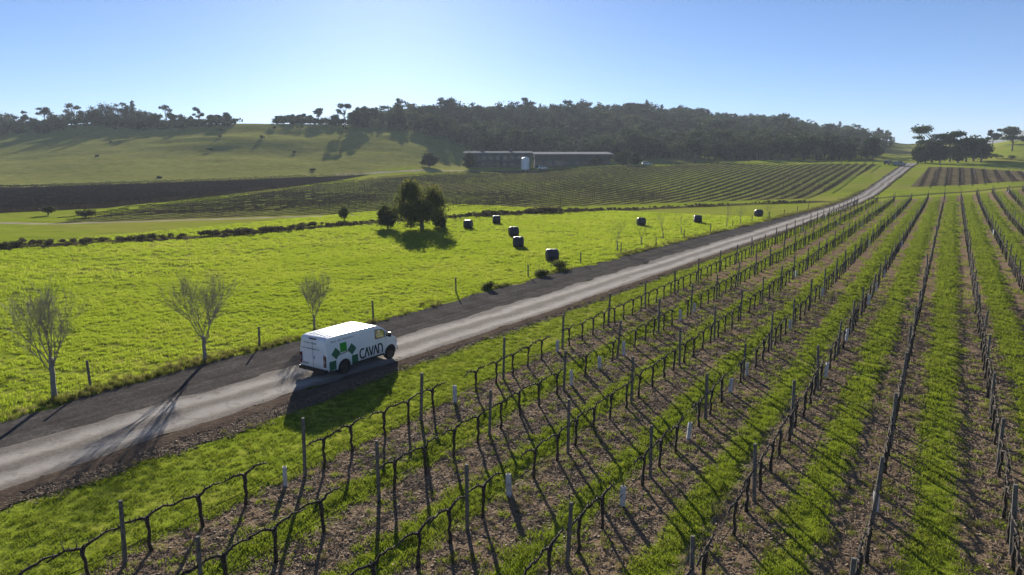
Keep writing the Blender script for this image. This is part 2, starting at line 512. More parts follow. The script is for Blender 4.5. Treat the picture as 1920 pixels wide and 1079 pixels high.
def road_material():
    m, nt, out = newmat('road_gravel'); N = NT(nt)
    pos = N.n('ShaderNodeNewGeometry').outputs['Position']
    ac = N.n('ShaderNodeAttribute', attribute_name='across').outputs['Fac']
    nm = N.noise(pos, 0.5, 4, 0.6); nf = N.noise(pos, 9.0, 4, 0.7); ng = N.noise(pos, 32, 3, 0.7)
    acn = N.math('ADD', ac, N.math('ADD', N.math('MULTIPLY', N.math('SUBTRACT', nm, 0.5), 0.7), N.math('MULTIPLY', N.math('SUBTRACT', N.noise(pos, 0.09, 3), 0.5), 1.2)))
    d = N.math('ABSOLUTE', N.math('SUBTRACT', N.math('ABSOLUTE', acn), 0.88))
    track = N.math('MULTIPLY', N.smooth(d, 0.1, 0.75, 1.0, 0.0), N.smooth(N.noise(pos, 1.3, 5, 0.7), 0.2, 0.5, 0.55, 1.0))
    loose = N.ramp(nf, [(0.3, (0.12, 0.105, 0.092)), (0.7, (0.22, 0.195, 0.17))])
    packed = N.ramp(N.math('ADD', N.math('MULTIPLY', nf, 0.5), N.math('MULTIPLY', nm, 0.5)), [(0.3, (0.27, 0.245, 0.22)), (0.7, (0.40, 0.37, 0.335))])
    col = N.mix(track, loose, packed)
    np_ = N.noise(pos, 1.7, 6, 0.75)
    col = N.mix(N.smooth(np_, 0.52, 0.66, 0.0, 0.55), col, (0.13, 0.115, 0.10))
    col = N.mix(N.smooth(N.noise(pos, 22.0, 2, 0.5), 0.62, 0.72, 0.0, 0.5), col, (0.46, 0.43, 0.40))
    h = N.math('ADD', N.math('MULTIPLY', nf, 0.6), N.math('MULTIPLY', ng, 0.5))
    N.principled(out, col, 1.0, N.bump(h, 0.4, 0.02), 0.02)
    return m
def shoulder_material(name, c1, c2, c3):
    m, nt, out = newmat(name); N = NT(nt)
    pos = N.n('ShaderNodeNewGeometry').outputs['Position']
    ac = N.n('ShaderNodeAttribute', attribute_name='across').outputs['Fac']
    nm = N.noise(pos, 0.6, 4, 0.6); nf = N.noise(pos, 7.0, 5, 0.72)
    cmb = N.n('ShaderNodeCombineXYZ'); N.l(N.math('MULTIPLY', ac, 1.6), cmb.inputs[0])
    nl = N.noise(cmb.outputs[0], 1.0, 3)
    f = N.math('ADD', N.math('MULTIPLY', nf, 0.45), N.math('ADD', N.math('MULTIPLY', nl, 0.3), N.math('MULTIPLY', nm, 0.25)))
    col = N.ramp(f, [(0.35, c1), (0.5, c2), (0.66, c3)])
    N.principled(out, col, 1.0, N.bump(nf, 0.5, 0.04), 0.0)
    return m
M_ROAD = road_material()
M_SHOULD = shoulder_material('dark_gravel', (0.040, 0.036, 0.034), (0.076, 0.069, 0.064), (0.16, 0.147, 0.135))
M_VERGE = shoulder_material('verge_soil', (0.040, 0.031, 0.024), (0.095, 0.072, 0.055), (0.19, 0.145, 0.11))
sh_left = np.interp(RS, [-15, 12, 20, 28, 35, 45, 62, 93, 140, 180], [-5.0, -5.1, -5.85, -6.1, -5.55, -6.3, -6.0, -5.6, -3.6, -2.5])
vg_right = np.interp(RS, [-15, 9, 19, 27, 38, 68, 120, 180], [3.3, 3.25, 3.6, 2.75, 2.75, 2.7, 2.5, 2.2])
strip_sheet('road_shoulder', sh_left, -1.5, 9, 0.045, M_SHOULD, None, 0.4, 11)
strip_sheet('soil_verge', 1.5, vg_right, 7, 0.045, M_VERGE, lambda o: 0.05 * np.sin(np.clip((o - 1.5) / 1.2, 0, 1) * math.pi), 0.42, 21)
strip_sheet('road', -1.82, 1.82, 13, 0.06, M_ROAD, lambda o: 0.02 - 0.028 * np.exp(-((np.abs(o) - 0.88) / 0.33) ** 2), 0.24, 31)
ROAD_Z = 0.052

# ------------------------------------------------------------------ scattering (grass, litter, the far wood)
def scatter(name, P, rz, sc, ix, protos, label, cat):
    """one object whose points carry small shared meshes"""
    me = bpy.data.meshes.new(name)
    n = len(P)
    me.vertices.add(n); me.vertices.foreach_set('co', np.asarray(P, np.float32).ravel())
    for an, ty, v in (('rz', 'FLOAT', rz), ('sc', 'FLOAT', sc), ('ix', 'INT', ix)):
        a = me.attributes.new(an, ty, 'POINT'); a.data.foreach_set('value', np.asarray(v, np.float32 if ty == 'FLOAT' else np.int32))
    c = bpy.data.collections.new(name + '_kinds')
    for i, pm in enumerate(protos):
        c.objects.link(bpy.data.objects.new('%s_kind_%02d' % (name, i), pm))
    g = bpy.data.node_groups.new(name, 'GeometryNodeTree')
    g.interface.new_socket('Geometry', in_out='INPUT', socket_type='NodeSocketGeometry')
    g.interface.new_socket('Geometry', in_out='OUTPUT', socket_type='NodeSocketGeometry')
    N = NT(g)
    gi = N.n('NodeGroupInput'); go = N.n('NodeGroupOutput')
    ci = N.n('GeometryNodeCollectionInfo'); ci.inputs['Collection'].default_value = c
    ci.inputs['Separate Children'].default_value = True; ci.inputs['Reset Children'].default_value = True
    ip = N.n('GeometryNodeInstanceOnPoints'); ip.inputs['Pick Instance'].default_value = True
    def na(an, ty):
        x = N.n('GeometryNodeInputNamedAttribute', data_type=ty); x.inputs['Name'].default_value = an
        return x.outputs['Attribute']
    cx = N.n('ShaderNodeCombineXYZ'); N.l(na('rz', 'FLOAT'), cx.inputs[2])
    er = N.n('FunctionNodeEulerToRotation'); N.l(cx.outputs[0], er.inputs[0])
    N.l(gi.outputs[0], ip.inputs['Points']); N.l(ci.outputs[0], ip.inputs['Instance'])
    N.l(er.outputs[0], ip.inputs['Rotation']); N.l(na('sc', 'FLOAT'), ip.inputs['Scale']); N.l(na('ix', 'INT'), ip.inputs['Instance Index'])
    N.l(ip.outputs[0], go.inputs[0])
    o = link(name, me)
    md = o.modifiers.new('scatter', 'NODES'); md.node_group = g
    tag(o, label, cat, kind='stuff')
    return o

def tuft_mesh(name, mat, n, rad, h, wid, lean, seed):
    r = random.Random(seed); V, F = [], []
    for _ in range(n):
        a = r.uniform(0, 6.283); d = rad * math.sqrt(r.random())
        bx, by = d * math.cos(a), d * math.sin(a)
        hh = h * r.uniform(0.5, 1.15); la = r.uniform(0, 6.283); ll = lean * hh * r.uniform(0.3, 1.2)
        w = wid * r.uniform(0.6, 1.2); pa = r.uniform(0, 3.1416)
        px, py = math.cos(pa) * w / 2, math.sin(pa) * w / 2
        b = len(V)
        mx, my = bx + 0.35 * ll * math.cos(la), by + 0.35 * ll * math.sin(la)
        tx, ty = bx + ll * math.cos(la), by + ll * math.sin(la)
        V += [(bx - px, by - py, -0.02), (bx + px, by + py, -0.02), (mx + px * 0.8, my + py * 0.8, hh * 0.6), (mx - px * 0.8, my - py * 0.8, hh * 0.6), (tx, ty, hh)]
        F += [(b, b + 1, b + 2), (b, b + 2, b + 3), (b + 3, b + 2, b + 4)]
    return fast_mesh(name, V, F, mat)

M_GRASS = mat_leaf('grass_blades', (0.075, 0.140, 0.014), (0.165, 0.230, 0.022), (0.290, 0.285, 0.075), 0.64, 0.10, 0.55, (0.36, 0.435, 0.026))
M_RANK = mat_leaf('rank_grass', (0.080, 0.095, 0.018), (0.150, 0.150, 0.035), (0.24, 0.20, 0.09), 0.4, 0.8, 0.6)
M_LITTER = mat_noise('vine_litter', (0.165, 0.113, 0.070), (0.31, 0.225, 0.14), 8.0, 0.9, 0)
M_COVER_DIM = mat_leaf('dimmed_cover_crop', (0.070, 0.105, 0.014), (0.120, 0.160, 0.018), (0.185, 0.180, 0.045), 0.5, 0.7, 0.55, (0.26, 0.33, 0.02))  # row and verge grass: vine shade and weaker backlit glow put into its colour
TUFTS = [tuft_mesh('tuft', M_GRASS, 34, 0.18, 0.12, 0.017, 0.75, i) for i in range(4)] + [tuft_mesh('dimmed_cover_tuft', M_COVER_DIM, 32, 0.18, 0.11, 0.018, 1.1, 20 + i) for i in range(4)]
RANKS = [tuft_mesh('rank_tuft', M_RANK, 40, 0.22, 0.34, 0.018, 0.7, 40 + i) for i in range(3)]
def litter_mesh(seed):
    r = random.Random(seed); mb = MB()
    for _ in range(22):
        x, y = r.uniform(-.3, .3), r.uniform(-.3, .3); a = r.uniform(0, 6.28); s_ = r.uniform(0.012, 0.036)
        tl = r.uniform(-.15, .15); z = r.uniform(0.004, 0.018)
        u = Vector((math.cos(a), math.sin(a), tl)) * s_; w = Vector((-math.sin(a), math.cos(a), r.uniform(-.2, .2))) * s_ * 0.7
        c = Vector((x, y, z))
        mb.add([c - u, c - w * 0.9, c + u, c + w], [(0, 1, 2, 3)])
    for _ in range(3):
        a = r.uniform(0, 6.28); L = r.uniform(0.12, 0.38); x, y = r.uniform(-.25, .25), r.uniform(-.25, .25)
        mb.tube([(x, y, .012), (x + L * .5 * math.cos(a), y + L * .5 * math.sin(a), .03), (x + L * math.cos(a + .3), y + L * math.sin(a + .3), .014)], [.007, .006, .004], 4)
    for _ in range(3):
        x, y = r.uniform(-.3, .3), r.uniform(-.3, .3); q = r.uniform(0.015, 0.035)
        mb.box((x, y, q * .1), (q * 2, q * 1.5, q), (r.uniform(-.4, .4), r.uniform(-.4, .4), r.uniform(0, 3)))
    return mb.mesh('litter', M_LITTER)
LITTER = [litter_mesh(80 + i) for i in range(4)]

def soil_d(s, t):
    off = np.interp(t, [-9, -1], [0.62, -0.15])
    q = (t - ROW0 - off) / RSP
    d = np.abs(q - np.round(q)) * RSP
    return d - np.interp(s, [40, 110], [0.98, 0.72])

def in_view(X, Y, m=330):
    x, y = project(X, Y, 0.0)
    return (x > -m) & (x < 1920 + m) & (y < 1079 + 2 * m) & (Y > 6)

def sample(n, s0, s1_, t0, t1_):
    s = rng.uniform(s0, s1_, n); t = rng.uniform(t0, t1_, n)
    X, Y = st_to_xy(s, t)
    k = in_view(X, Y)
    return s[k], t[k], X[k], Y[k]

def road_off(X, Y):
    """signed offset from the road centre (right positive), by nearest sample along s"""
    s = xy_to_st(X, Y)[0]
    i = np.clip(np.searchsorted(RS, s), 0, len(RS) - 1)
    return (X - RP[i, 0]) * RN[i, 0] + (Y - RP[i, 1]) * RN[i, 1], i

def grow_grass():
    PX, PY, SC, IX = [], [], [], []
    # inter-rows and verge, near to far with fewer, larger tufts
    for s0, s1_, dens, big in ((4, 34, 26, 1.0), (34, 62, 13, 1.35), (62, 115, 5, 2.1), (115, 190, 2.2, 3.0)):
        for t0, t1_ in ((-26, 18),):
            n = int((s1_ - s0) * (t1_ - t0) * dens)
            s, t, X, Y = sample(n, s0, s1_, t0, t1_)
            o, i = road_off(X, Y)
            inv = t > ROW0 - 0.9
            patch = _vn(X / 1.3, Y / 1.3, 51) + 0.5 * _vn(X / 0.5, Y / 0.5, 52)
            keep = np.where(inv, soil_d(s, t) + 0.28 * patch > 0.05, (o > vg_right[i] + 0.15 * patch + 0.05))
            keep |= inv & (rng.random(len(s)) < 0.13)
            keep &= (o > 2.0)
            X, Y = X[keep], Y[keep]
            PX.append(X); PY.append(Y); SC.append(big * rng.uniform(0.55, 1.1, len(X)) * np.where(inv[keep], 1.05, 0.85)); IX.append(rng.integers(4, 8, len(X)))
    # paddock left of the road
    for s0, s1_, t0, t1_, dens, big in ((4, 60, -60, -29, 15, 1.2), (60, 130, -60, -26, 5.5, 1.8), (10, 130, -96, -60, 4, 1.9)):
        n = int((s1_ - s0) * (t1_ - t0) * dens)
        s, t, X, Y = sample(n, s0, s1_, t0, t1_)
        o, i = road_off(X, Y)
        keep = (o < sh_left[i] - 0.1) & (line_d(DITCH, X, Y) > 2.0) & (_vn(X / 4.5, Y / 1.6, 77) + 0.7 * rng.uniform(-1, 1, len(X)) > -0.75)
        X, Y = X[keep], Y[keep]
        PX.append(X); PY.append(Y); SC.append(big * rng.uniform(0.5, 1.15, len(X))); IX.append(rng.integers(0, 4, len(X)))
    X, Y, SCc = np.concatenate(PX), np.concatenate(PY), np.concatenate(SC)
    return scatter('grass', np.stack([X, Y, zt(X, Y)], -1), rng.uniform(0, 6.28, len(X)), SCc, np.concatenate(IX), TUFTS,
                   'short bright green grass on the paddock, verge and between the vine rows', 'grass')
grow_grass()

def grow_rank():
    PX, PY, SC = [], [], []
    n = 5200                                   # long weedy grass along the fence and the trees
    u = rng.integers(20, int(len(RS) * 0.66), n)
    off = sh_left[u] - np.abs(rng.normal(0.35, 0.55, n))
    X = RP[u, 0] + RN[u, 0] * off; Y = RP[u, 1] + RN[u, 1] * off
    k = (_vn(X / 2.2, Y / 2.2, 61) + rng.uniform(-.6, .6, n) > 0.0) & in_view(X, Y)
    PX.append(X[k]); PY.append(Y[k]); SC.append(rng.uniform(0.35, 1.0, k.sum()))
    n = 700                                    # weeds on the soil verge
    u = rng.integers(20, int(len(RS) * 0.6), n); off = vg_right[u] - np.abs(rng.normal(0, 0.35, n)) + 0.1
    X = RP[u, 0] + RN[u, 0] * off; Y = RP[u, 1] + RN[u, 1] * off
    k = (_vn(X / 1.2, Y / 1.2, 62) > 0.35) & in_view(X, Y)
    PX.append(X[k]); PY.append(Y[k]); SC.append(rng.uniform(0.25, 0.7, k.sum()))
    n = 4200                                   # tussocks through the paddock and the inter-rows
    s, t, X, Y = sample(n, 5, 110, -75, -31)
    o, i = road_off(X, Y); k = (o < sh_left[i] - 1.0) & (_vn(X / 5, Y / 2, 63) > 0.25)
    PX.append(X[k]); PY.append(Y[k]); SC.append(rng.uniform(0.25, 0.65, k.sum()))
    s, t, X, Y = sample(5200, 5, 70, -18.5, 12)
    k = soil_d(s, t) < 0.1
    k &= _vn(X / 1.1, Y / 1.1, 64) > 0.1
    PX.append(X[k]); PY.append(Y[k]); SC.append(rng.uniform(0.25, 0.6, k.sum()))
    X, Y, SCc = np.concatenate(PX), np.concatenate(PY), np.concatenate(SC)
    scatter('rank_grass', np.stack([X, Y, zt(X, Y)], -1), rng.uniform(0, 6.28, len(X)), SCc, rng.integers(0, 3, len(X)), RANKS,
            'long yellowing weedy grass along the fence and under the vines', 'grass')
grow_rank()

def drop_litter():
    s, t, X, Y = sample(26000, 5, 60, -18.5, 12)
    k = (soil_d(s, t) + 0.25 * _vn(X / 1.3, Y / 1.3, 51) < 0.1)
    k &= rng.random(len(s)) < np.interp(s, [20, 60], [1, 0.45])
    X, Y = X[k], Y[k]; SCc = rng.uniform(0.7, 1.4, len(X)) * np.interp(s[k], [20, 60], [1, 1.4])
    n = 2600
    u = rng.integers(20, int(len(RS) * 0.4), n); off = 1.75 + rng.random(n) * (vg_right[u] - 1.6)
    X2 = RP[u, 0] + RN[u, 0] * off; Y2 = RP[u, 1] + RN[u, 1] * off; k2 = in_view(X2, Y2); X2, Y2 = X2[k2], Y2[k2]
    z = np.concatenate([zt(X, Y), zt(X2, Y2) + 0.05])
    X, Y = np.concatenate([X, X2]), np.concatenate([Y, Y2]); SCc = np.concatenate([SCc, rng.uniform(0.7, 1.3, len(X2))])
    scatter('ground_litter', np.stack([X, Y, z], -1), rng.uniform(0, 6.28, len(X)), SCc, rng.integers(0, 4, len(X)), LITTER,
            'brown leaf litter, clods and prunings on the bare soil under the vines', 'litter')
drop_litter()

# ------------------------------------------------------------------ vineyard: posts, vines, guards, wires
M_POST = mat_noise('weathered_post', (0.075, 0.068, 0.058), (0.175, 0.165, 0.145), 9.0, 0.9, 0.5, 0.006)
M_BARK = mat_noise('vine_bark', (0.022, 0.017, 0.013), (0.065, 0.050, 0.037), 14.0, 0.95, 0.8, 0.01)
M_GUARD = mat_noise('guard_sleeve', (0.36, 0.37, 0.38), (0.55, 0.56, 0.57), 5.0, 0.6, 0.2, 0.004)
M_WIRE = mat_noise('wire', (0.10, 0.10, 0.10), (0.22, 0.22, 0.21), 5.0, 0.8, 0, spec=0.1)
M_HOSE = mat_noise('drip_hose', (0.012, 0.012, 0.012), (0.03, 0.03, 0.03), 5.0, 1.0, 0, spec=0.0)

def post_mesh(name, h, r, seed, mat, n=9):
    q = random.Random(seed); mb = MB()
    lx, ly = q.uniform(-.03, .03) * h, q.uniform(-.03, .03) * h
    zz = [-0.12, 0.0, 0.4 * h, 0.8 * h, h - 0.012, h]
    mb.tube([(lx * max(z, 0) / h, ly * max(z, 0) / h, z) for z in zz], [r * 1.05, r * 1.05, r, r * 0.97, r * 0.95, r * 0.82], n)
    return mb.mesh(name, mat, False)
POSTS = [post_mesh('trellis_post', 1.95 + 0.07 * (i - 2), 0.056 + 0.004 * (i % 3), i, M_POST) for i in range(6)]

def vine_parts(seed, n=6):
    """trunk, two cordon arms, each with short pruned spurs"""
    r = random.Random(seed)
    lean = r.uniform(-.09, .09); h = r.uniform(0.92, 1.02)
    tr = MB()
    pts = [(lean * k / 5 * 1.0 + r.uniform(-.025, .025), r.uniform(-.025, .025), h * k / 5) for k in range(6)]
    pts[0] = (pts[0][0], pts[0][1], -0.06)
    rad = [0.062, 0.054, 0.047, 0.046, 0.056, 0.070]
    tr.tube(pts, [q * r.uniform(0.85, 1.2) for q in rad], n)
    hd = Vector(pts[-1])
    for _ in range(3):                               # knobbly head
        d = Vector((r.uniform(-1, 1), r.uniform(-.6, .6), r.uniform(-.2, .8))).normalized()
        tr.tube([hd - d * 0.02, hd + d * r.uniform(.05, .1)], [0.045, 0.022], 5)
    arms = []
    for sg in (1, -1):
        ab = MB(); L = r.uniform(0.76, 0.92); p = [hd - Vector((0, 0, 0.02))]
        z0 = hd.z
        for k in range(1, 7):
            f = k / 6
            p.append(Vector((hd.x + sg * L * f, r.uniform(-.03, .03), z0 + (1.04 - z0) * min(1, f * 2) + 0.05 * math.sin(f * 3.1) + r.uniform(-.03, .03))))
        ab.tube(p, [0.048, 0.040, 0.036, 0.033, 0.031, 0.027, 0.018], n - 1)
        for k in range(1, 6):
            if r.random() < 0.85:
                q = p[k]; d = Vector((r.uniform(-.6, .6), r.uniform(-.5, .5), 1.0)).normalized()
                ab.tube([q, q + d * r.uniform(.06, .16)], [0.020, 0.010], 4)
            if r.random() < 0.22:
                q = p[k]; d = Vector((r.uniform(-1, 1), r.uniform(-.7, .7), r.uniform(-.2, .9))).normalized(); q2 = q + d * r.uniform(.15, .3)
                ab.tube([q, q2, q2 + Vector((r.uniform(-.12, .12), r.uniform(-.12, .12), -r.uniform(.02, .18)))], [0.009, 0.007, 0.005], 4)
        arms.append(ab)
    return tr, arms
VINES = []
for i in range(9):
    tr, arms = vine_parts(100 + i)
    VINES.append((tr.mesh('trunk', M_BARK, True), [a.mesh('cordon_arm', M_BARK, True) for a in arms]))

def frame_ok(x, y, z, m=6):
    px, py = project(x, y, z)
    return -m < px < 1920 + m and py < 1079 + m

ROT_S = math.atan2(DS[1], DS[0])
ROWNAME = lambda k: 'row beside the road verge' if k == 0 else ordinal(k + 1) + ' row from the road'
vines, posts, guards, rows_seen = [], [], [], []
GUARD_AT = [(543, 905), (846, 765), (878, 752), (928, 945), (1162, 950), (1295, 815), (1400, 712), (1153, 668), (1366, 742), (1487, 625), (1118, 690), (1540, 560), (1598, 640), (1655, 950), (1905, 640), (1240, 600), (1345, 590), (1060, 720), (1640, 545), (1690, 470)]
gset = []
for gx, gy in GUARD_AT:
    s, t = xy_to_st(*at(gx, gy)); k = int(round((t - ROW0) / RSP))
    gset.append((k, s))
PSP = 6.22
for k in range(0, 15):
    t0 = ROW0 + k * RSP
    end = row_end(t0) - 3 if k else row_end(t0) - 8
    ph = 9.1 + rng.uniform(-.35, .35) * (k > 0)
    sp = ph - 4 * PSP
    while sp < end:
        s = sp + rng.uniform(-.12, .12); x, y = st_to_xy(s, t0 + rng.uniform(-.04, .04)); z = zs(x, y)
        if y > 3: posts.append((k, s, x, y, z))
        for q in range(4):
            sv = sp + PSP * (q + 0.5) / 4 + rng.uniform(-.1, .1)
            x, y = st_to_xy(sv, t0 + rng.uniform(-.05, .05))
            if y < 3 or sv > end: continue
            g_ = [i for i, (gk, gs) in enumerate(gset) if gk == k and abs(gs - sv) < 0.8]
            z = zs(x, y)
            if g_ :
                guards.append((k, sv, x, y, z)); gset.pop(g_[0]); continue
            u_ = rng.random()
            if u_ < 0.02: guards.append((k, sv, x, y, z)); continue
            if u_ < 0.055 and k > 0: continue
            vines.append((k, sv, x, y, z))
        sp += PSP

def split_300(items, top, limit=300):
    vis = [i for i in items if frame_ok(i[2], i[3], i[4] + top)]
    hid = [i for i in items if not frame_ok(i[2], i[3], i[4] + top) and i[3] < 60]
    vis.sort(key=lambda i: i[2] ** 2 + i[3] ** 2)
    near, rest = vis[:limit], vis[limit:]
    # number along each row from the end nearest the viewer
    near.sort(key=lambda i: (i[0], i[1])); n = {}; out = []
    for it in near:
        n[it[0]] = n.get(it[0], 0) + 1
        out.append((it, n[it[0]]))
    return out, rest, hid

def stamp(name, placed, label, cat, mat):
    """join many small copies into one mesh: placed = [(V (n,3), F list, matrix)]"""
    Vs, Fs, b = [], [], 0
    for V, F, (x, y, z, rz, sc) in placed:
        c, s = math.cos(rz) * sc, math.sin(rz) * sc
        W = np.empty_like(V); W[:, 0] = V[:, 0] * c - V[:, 1] * s + x; W[:, 1] = V[:, 0] * s + V[:, 1] * c + y; W[:, 2] = V[:, 2] * sc + z
        Vs.append(W); Fs.append(F + b); b += len(V)
    o = link(name, fast_mesh(name, np.concatenate(Vs), np.concatenate(Fs), mat))
    tag(o, label, cat, kind='stuff')
    return o
def lowpoly(fn):
    mb = MB(); fn(mb)
    V = np.array([tuple(p) for p in mb.v]); F = []
    for f in mb.f:
        for i in range(1, len(f) - 1): F.append((f[0], f[i], f[i + 1]))
    return V, np.array(F)

near, rest, hid = split_300(vines, 1.0)
for (k, s, x, y, z), n in near:
    tm, am = VINES[rng.integers(0, len(VINES))]
    o = empty('grape_vine', (x, y, z), ROT_S + (math.pi if rng.random() < .5 else 0) + rng.uniform(-.06, .06))
    tag(o, 'bare pruned grape vine, %s in view along the %s' % (ordinal(n), ROWNAME(k)), 'vine', 'bare vines of the near vineyard')
    link('trunk', tm, o)
    for a in am: link('cordon_arm', a, o)
def lv(mb, r):
    mb.tube([(0, 0, -.05), (r.uniform(-.05, .05), 0, .5), (0, 0, 1.0)], [.055, .047, .06], 4, False)
    mb.tube([(-.78, 0, 1.05), (-.3, r.uniform(-.03, .03), 1.07), (0, 0, .97), (.35, 0, 1.08), (.76, 0, 1.04)], [.026, .04, .052, .04, .026], 4, False)
    for q in (-.6, -.35, -.15, .2, .45, .65):
        mb.tube([(q, 0, 1.04), (q + r.uniform(-.06, .06), r.uniform(-.06, .06), 1.2)], [.016, .008], 3, False)
LV = [lowpoly(lambda mb, i=i: lv(mb, random.Random(i))) for i in range(5)]
stamp('far_vines', [(*LV[rng.integers(0, 5)], (x, y, z, ROT_S, 1.0)) for k, s, x, y, z in rest + hid],
      'mass of bare vines receding toward the far end of the near vineyard', 'vines', M_BARK)

near, rest, hid = split_300(posts, 1.9)
for (k, s, x, y, z), n in near:
    o = link('trellis_post', POSTS[rng.integers(0, 6)], None, (x, y, z))
    o.rotation_euler = (rng.normal(0, .022), rng.normal(0, .022), rng.uniform(0, 6.28))
    tag(o, 'grey wooden trellis post, %s in view along the %s' % (ordinal(n), ROWNAME(k)), 'post', 'trellis posts of the near vineyard')
LP = [lowpoly(lambda mb: mb.tube([(0, 0, -.1), (0.02, 0, 1.95)], [.058, .052], 6))]
if rest + hid:
    stamp('far_trellis_posts', [(*LP[0], (x, y, z, 0, 1.0)) for k, s, x, y, z in rest + hid], 'mass of small trellis posts at the far end of the near vineyard', 'posts', M_POST)

def guard_mesh(seed):
    r = random.Random(seed); mb = MB(); h = r.uniform(0.62, 0.78); w = 0.062
    lx, ly = r.uniform(-.06, .06), r.uniform(-.05, .05)
    ring = lambda z, q: [(lx * z / h + a * q, ly * z / h + b * q, z) for a, b in ((-w, -w), (w, -w), (w, w), (-w, w))]
    V = ring(-0.03, 1) + ring(h * .5, 1.06) + ring(h, 1) + ring(h, .86) + ring(h * .4, .86)
    F = []
    for i in range(4):
        for k in range(4):
            a, b = i * 4 + k, i * 4 + (k + 1) % 4
            F.append((a, b, b + 4, a + 4))
    mb.add(V, F)
    return mb.mesh('sleeve', M_GUARD), (lx, ly, h)
GUARDS = [guard_mesh(i) for i in range(5)]
def stake_mesh(g):
    return MB().tube([(0.02, 0.02, -.05), (0.02 + g[0], 0.02 + g[1], g[2] + 0.12)], [.012, .01], 5).mesh('young_vine', M_BARK)
STAKES = [stake_mesh(g[1]) for g in GUARDS]
near, rest, hid = split_300(guards, 0.7, 90)
for (k, s, x, y, z), n in near:
    i = rng.integers(0, 5)
    o = empty('plant_guard', (x, y, z), rng.uniform(0, 6.28))
    tag(o, 'white plastic vine sleeve, %s in view along the %s' % (ordinal(n), ROWNAME(k)), 'plant guard', 'white sleeves on replanted vines')
    link('sleeve', GUARDS[i][0], o); link('young_vine', STAKES[i], o)

for k in range(0, 9):
    t0 = ROW0 + k * RSP
    end = row_end(t0) - 4
    s0 = 4.0 if k < 4 else 8.0
    P = []
    for s in np.arange(s0, min(end, 120), PSP / 2):
        x, y = st_to_xy(s, t0)
        P.append((x, y, zs(x, y)))
    mb = MB(); mb.tube([(x, y, z + 1.0) for x, y, z in P], [0.003] * len(P), 4)
    o = empty('trellis_wiring', P[0]); q = -Vector(P[0])
    tag(o, 'thin wires and black drip hose strung along the ' + ROWNAME(k), 'wire', 'trellis wires of the near vineyard')
    w = mb.build('cordon_wire', M_WIRE, o); w.location = q
    mb = MB(); mb.tube([(x, y, z + 1.55) for x, y, z in P], [0.0022] * len(P), 4)
    w = mb.build('foliage_wire', M_WIRE, o); w.location = q
    mb = MB(); mb.tube([(x, y, z + 0.45 - 0.03 * (i % 2)) for i, (x, y, z) in enumerate(P)], [0.010] * len(P), 5)
    w = mb.build('drip_hose', M_HOSE, o); w.location = q

# vines of the blocks across the valley: far too small and many to tell apart
def block(name, P, t_step, s_step, label, hsc):
    P = np.array(P); S, T = xy_to_st(P[:, 0], P[:, 1]); out = []
    k0, k1 = math.ceil((T.min() - ROW0) / t_step), math.floor((T.max() - ROW0) / t_step)
    for k in range(k0, k1 + 1):
        ss = np.arange(S.min(), S.max(), s_step) + rng.uniform(-1, 1); tt = np.full(len(ss), ROW0 + k * t_step)
        X, Y = st_to_xy(ss, tt)
        ok = (poly_sd(P, X, Y) > 0.4) & in_view(X, Y) & (rng.random(len(ss)) < 0.93)
        X, Y = X[ok], Y[ok]; Z = zt(X, Y) if len(X) else []
        for x, y, z in zip(X, Y, Z):
            out.append((*LB[rng.integers(0, 8)], (x, y, z, ROT_S, hsc)))
    stamp(name, out, label, 'vines', M_BARK)
def lb(mb, i):
    r = random.Random(i)
    q_ = r.uniform(-.7, .7)
    if i != 1: mb.tube([(q_, 0, -.1), (q_, 0, .85)], [.022, .024], 3, False)
    0 and mb.tube([(q_, 0, -.1), (q_, 0, .85)], [.028, .03], 3, False)
    mb.tube([(-1.02, 0, .85), (0, r.uniform(-.05, .05), .9), (1.02, 0, .85)], [.07, .09, .07], 3, False)
    if i == 7: mb.tube([(0.9, 0, -.1), (0.9, 0, 1.4)], [.045, .045], 3, False)
LB = [lowpoly(lambda mb, i=i: lb(mb, i)) for i in range(8)]
block('middle_vines', MID_P, 3.0, 2.0, 'bare vine rows of the block across the middle of the valley', 1.0)
block('upper_left_vines', DARK_P, 3.0, 2.2, 'dark bare vine rows below the grassy hillside on the left', 1.0)
block('right_vines', RIGHT_P, 3.38, 2.0, 'bare vine rows of the block beyond the near vineyard on the right', 1.0)

# ------------------------------------------------------------------ the van
def mat_paint():
    m, nt, out = newmat('van_white_paint'); N = NT(nt)
    oc = N.n('ShaderNodeTexCoord').outputs['Object']
    sx = N.n('ShaderNodeSeparateXYZ'); N.l(oc, sx.inputs[0])
    nz = N.noise(oc, 3.5, 5, 0.7)
    dirt = N.math('MULTIPLY', N.smooth(N.math('ADD', sx.outputs[2], N.math('MULTIPLY', N.math('SUBTRACT', nz, 0.5), 0.7)), 0.95, 0.35), 0.45)
    col = N.mix(dirt, N.ramp(N.noise(oc, 0.8), [(0.3, (0.76, 0.77, 0.78)), (0.7, (0.80, 0.81, 0.82))]), (0.42, 0.38, 0.33))
    N.principled(out, col, N.math('ADD', 0.26, N.math('MULTIPLY', dirt, 0.8)), None, 0.5, coat=0.4)
    return m
M_PAINT = mat_paint()
M_BLACK = mat_noise('black_plastic', (0.012, 0.012, 0.013), (0.022, 0.022, 0.023), 20, 0.55, 0.1, 0.002)
M_TYRE = mat_noise('tyre_rubber', (0.012, 0.012, 0.012), (0.03, 0.028, 0.026), 12, 0.85, 0.3, 0.004)
M_RIM = mat_noise('wheel_steel', (0.05, 0.05, 0.055), (0.11, 0.11, 0.115), 10, 0.4, 0, metal=0.6)
M_RED = mat_noise('lamp_red', (0.06, 0.004, 0.006), (0.10, 0.006, 0.008), 8, 0.2, 0, spec=0.5, coat=0.5)
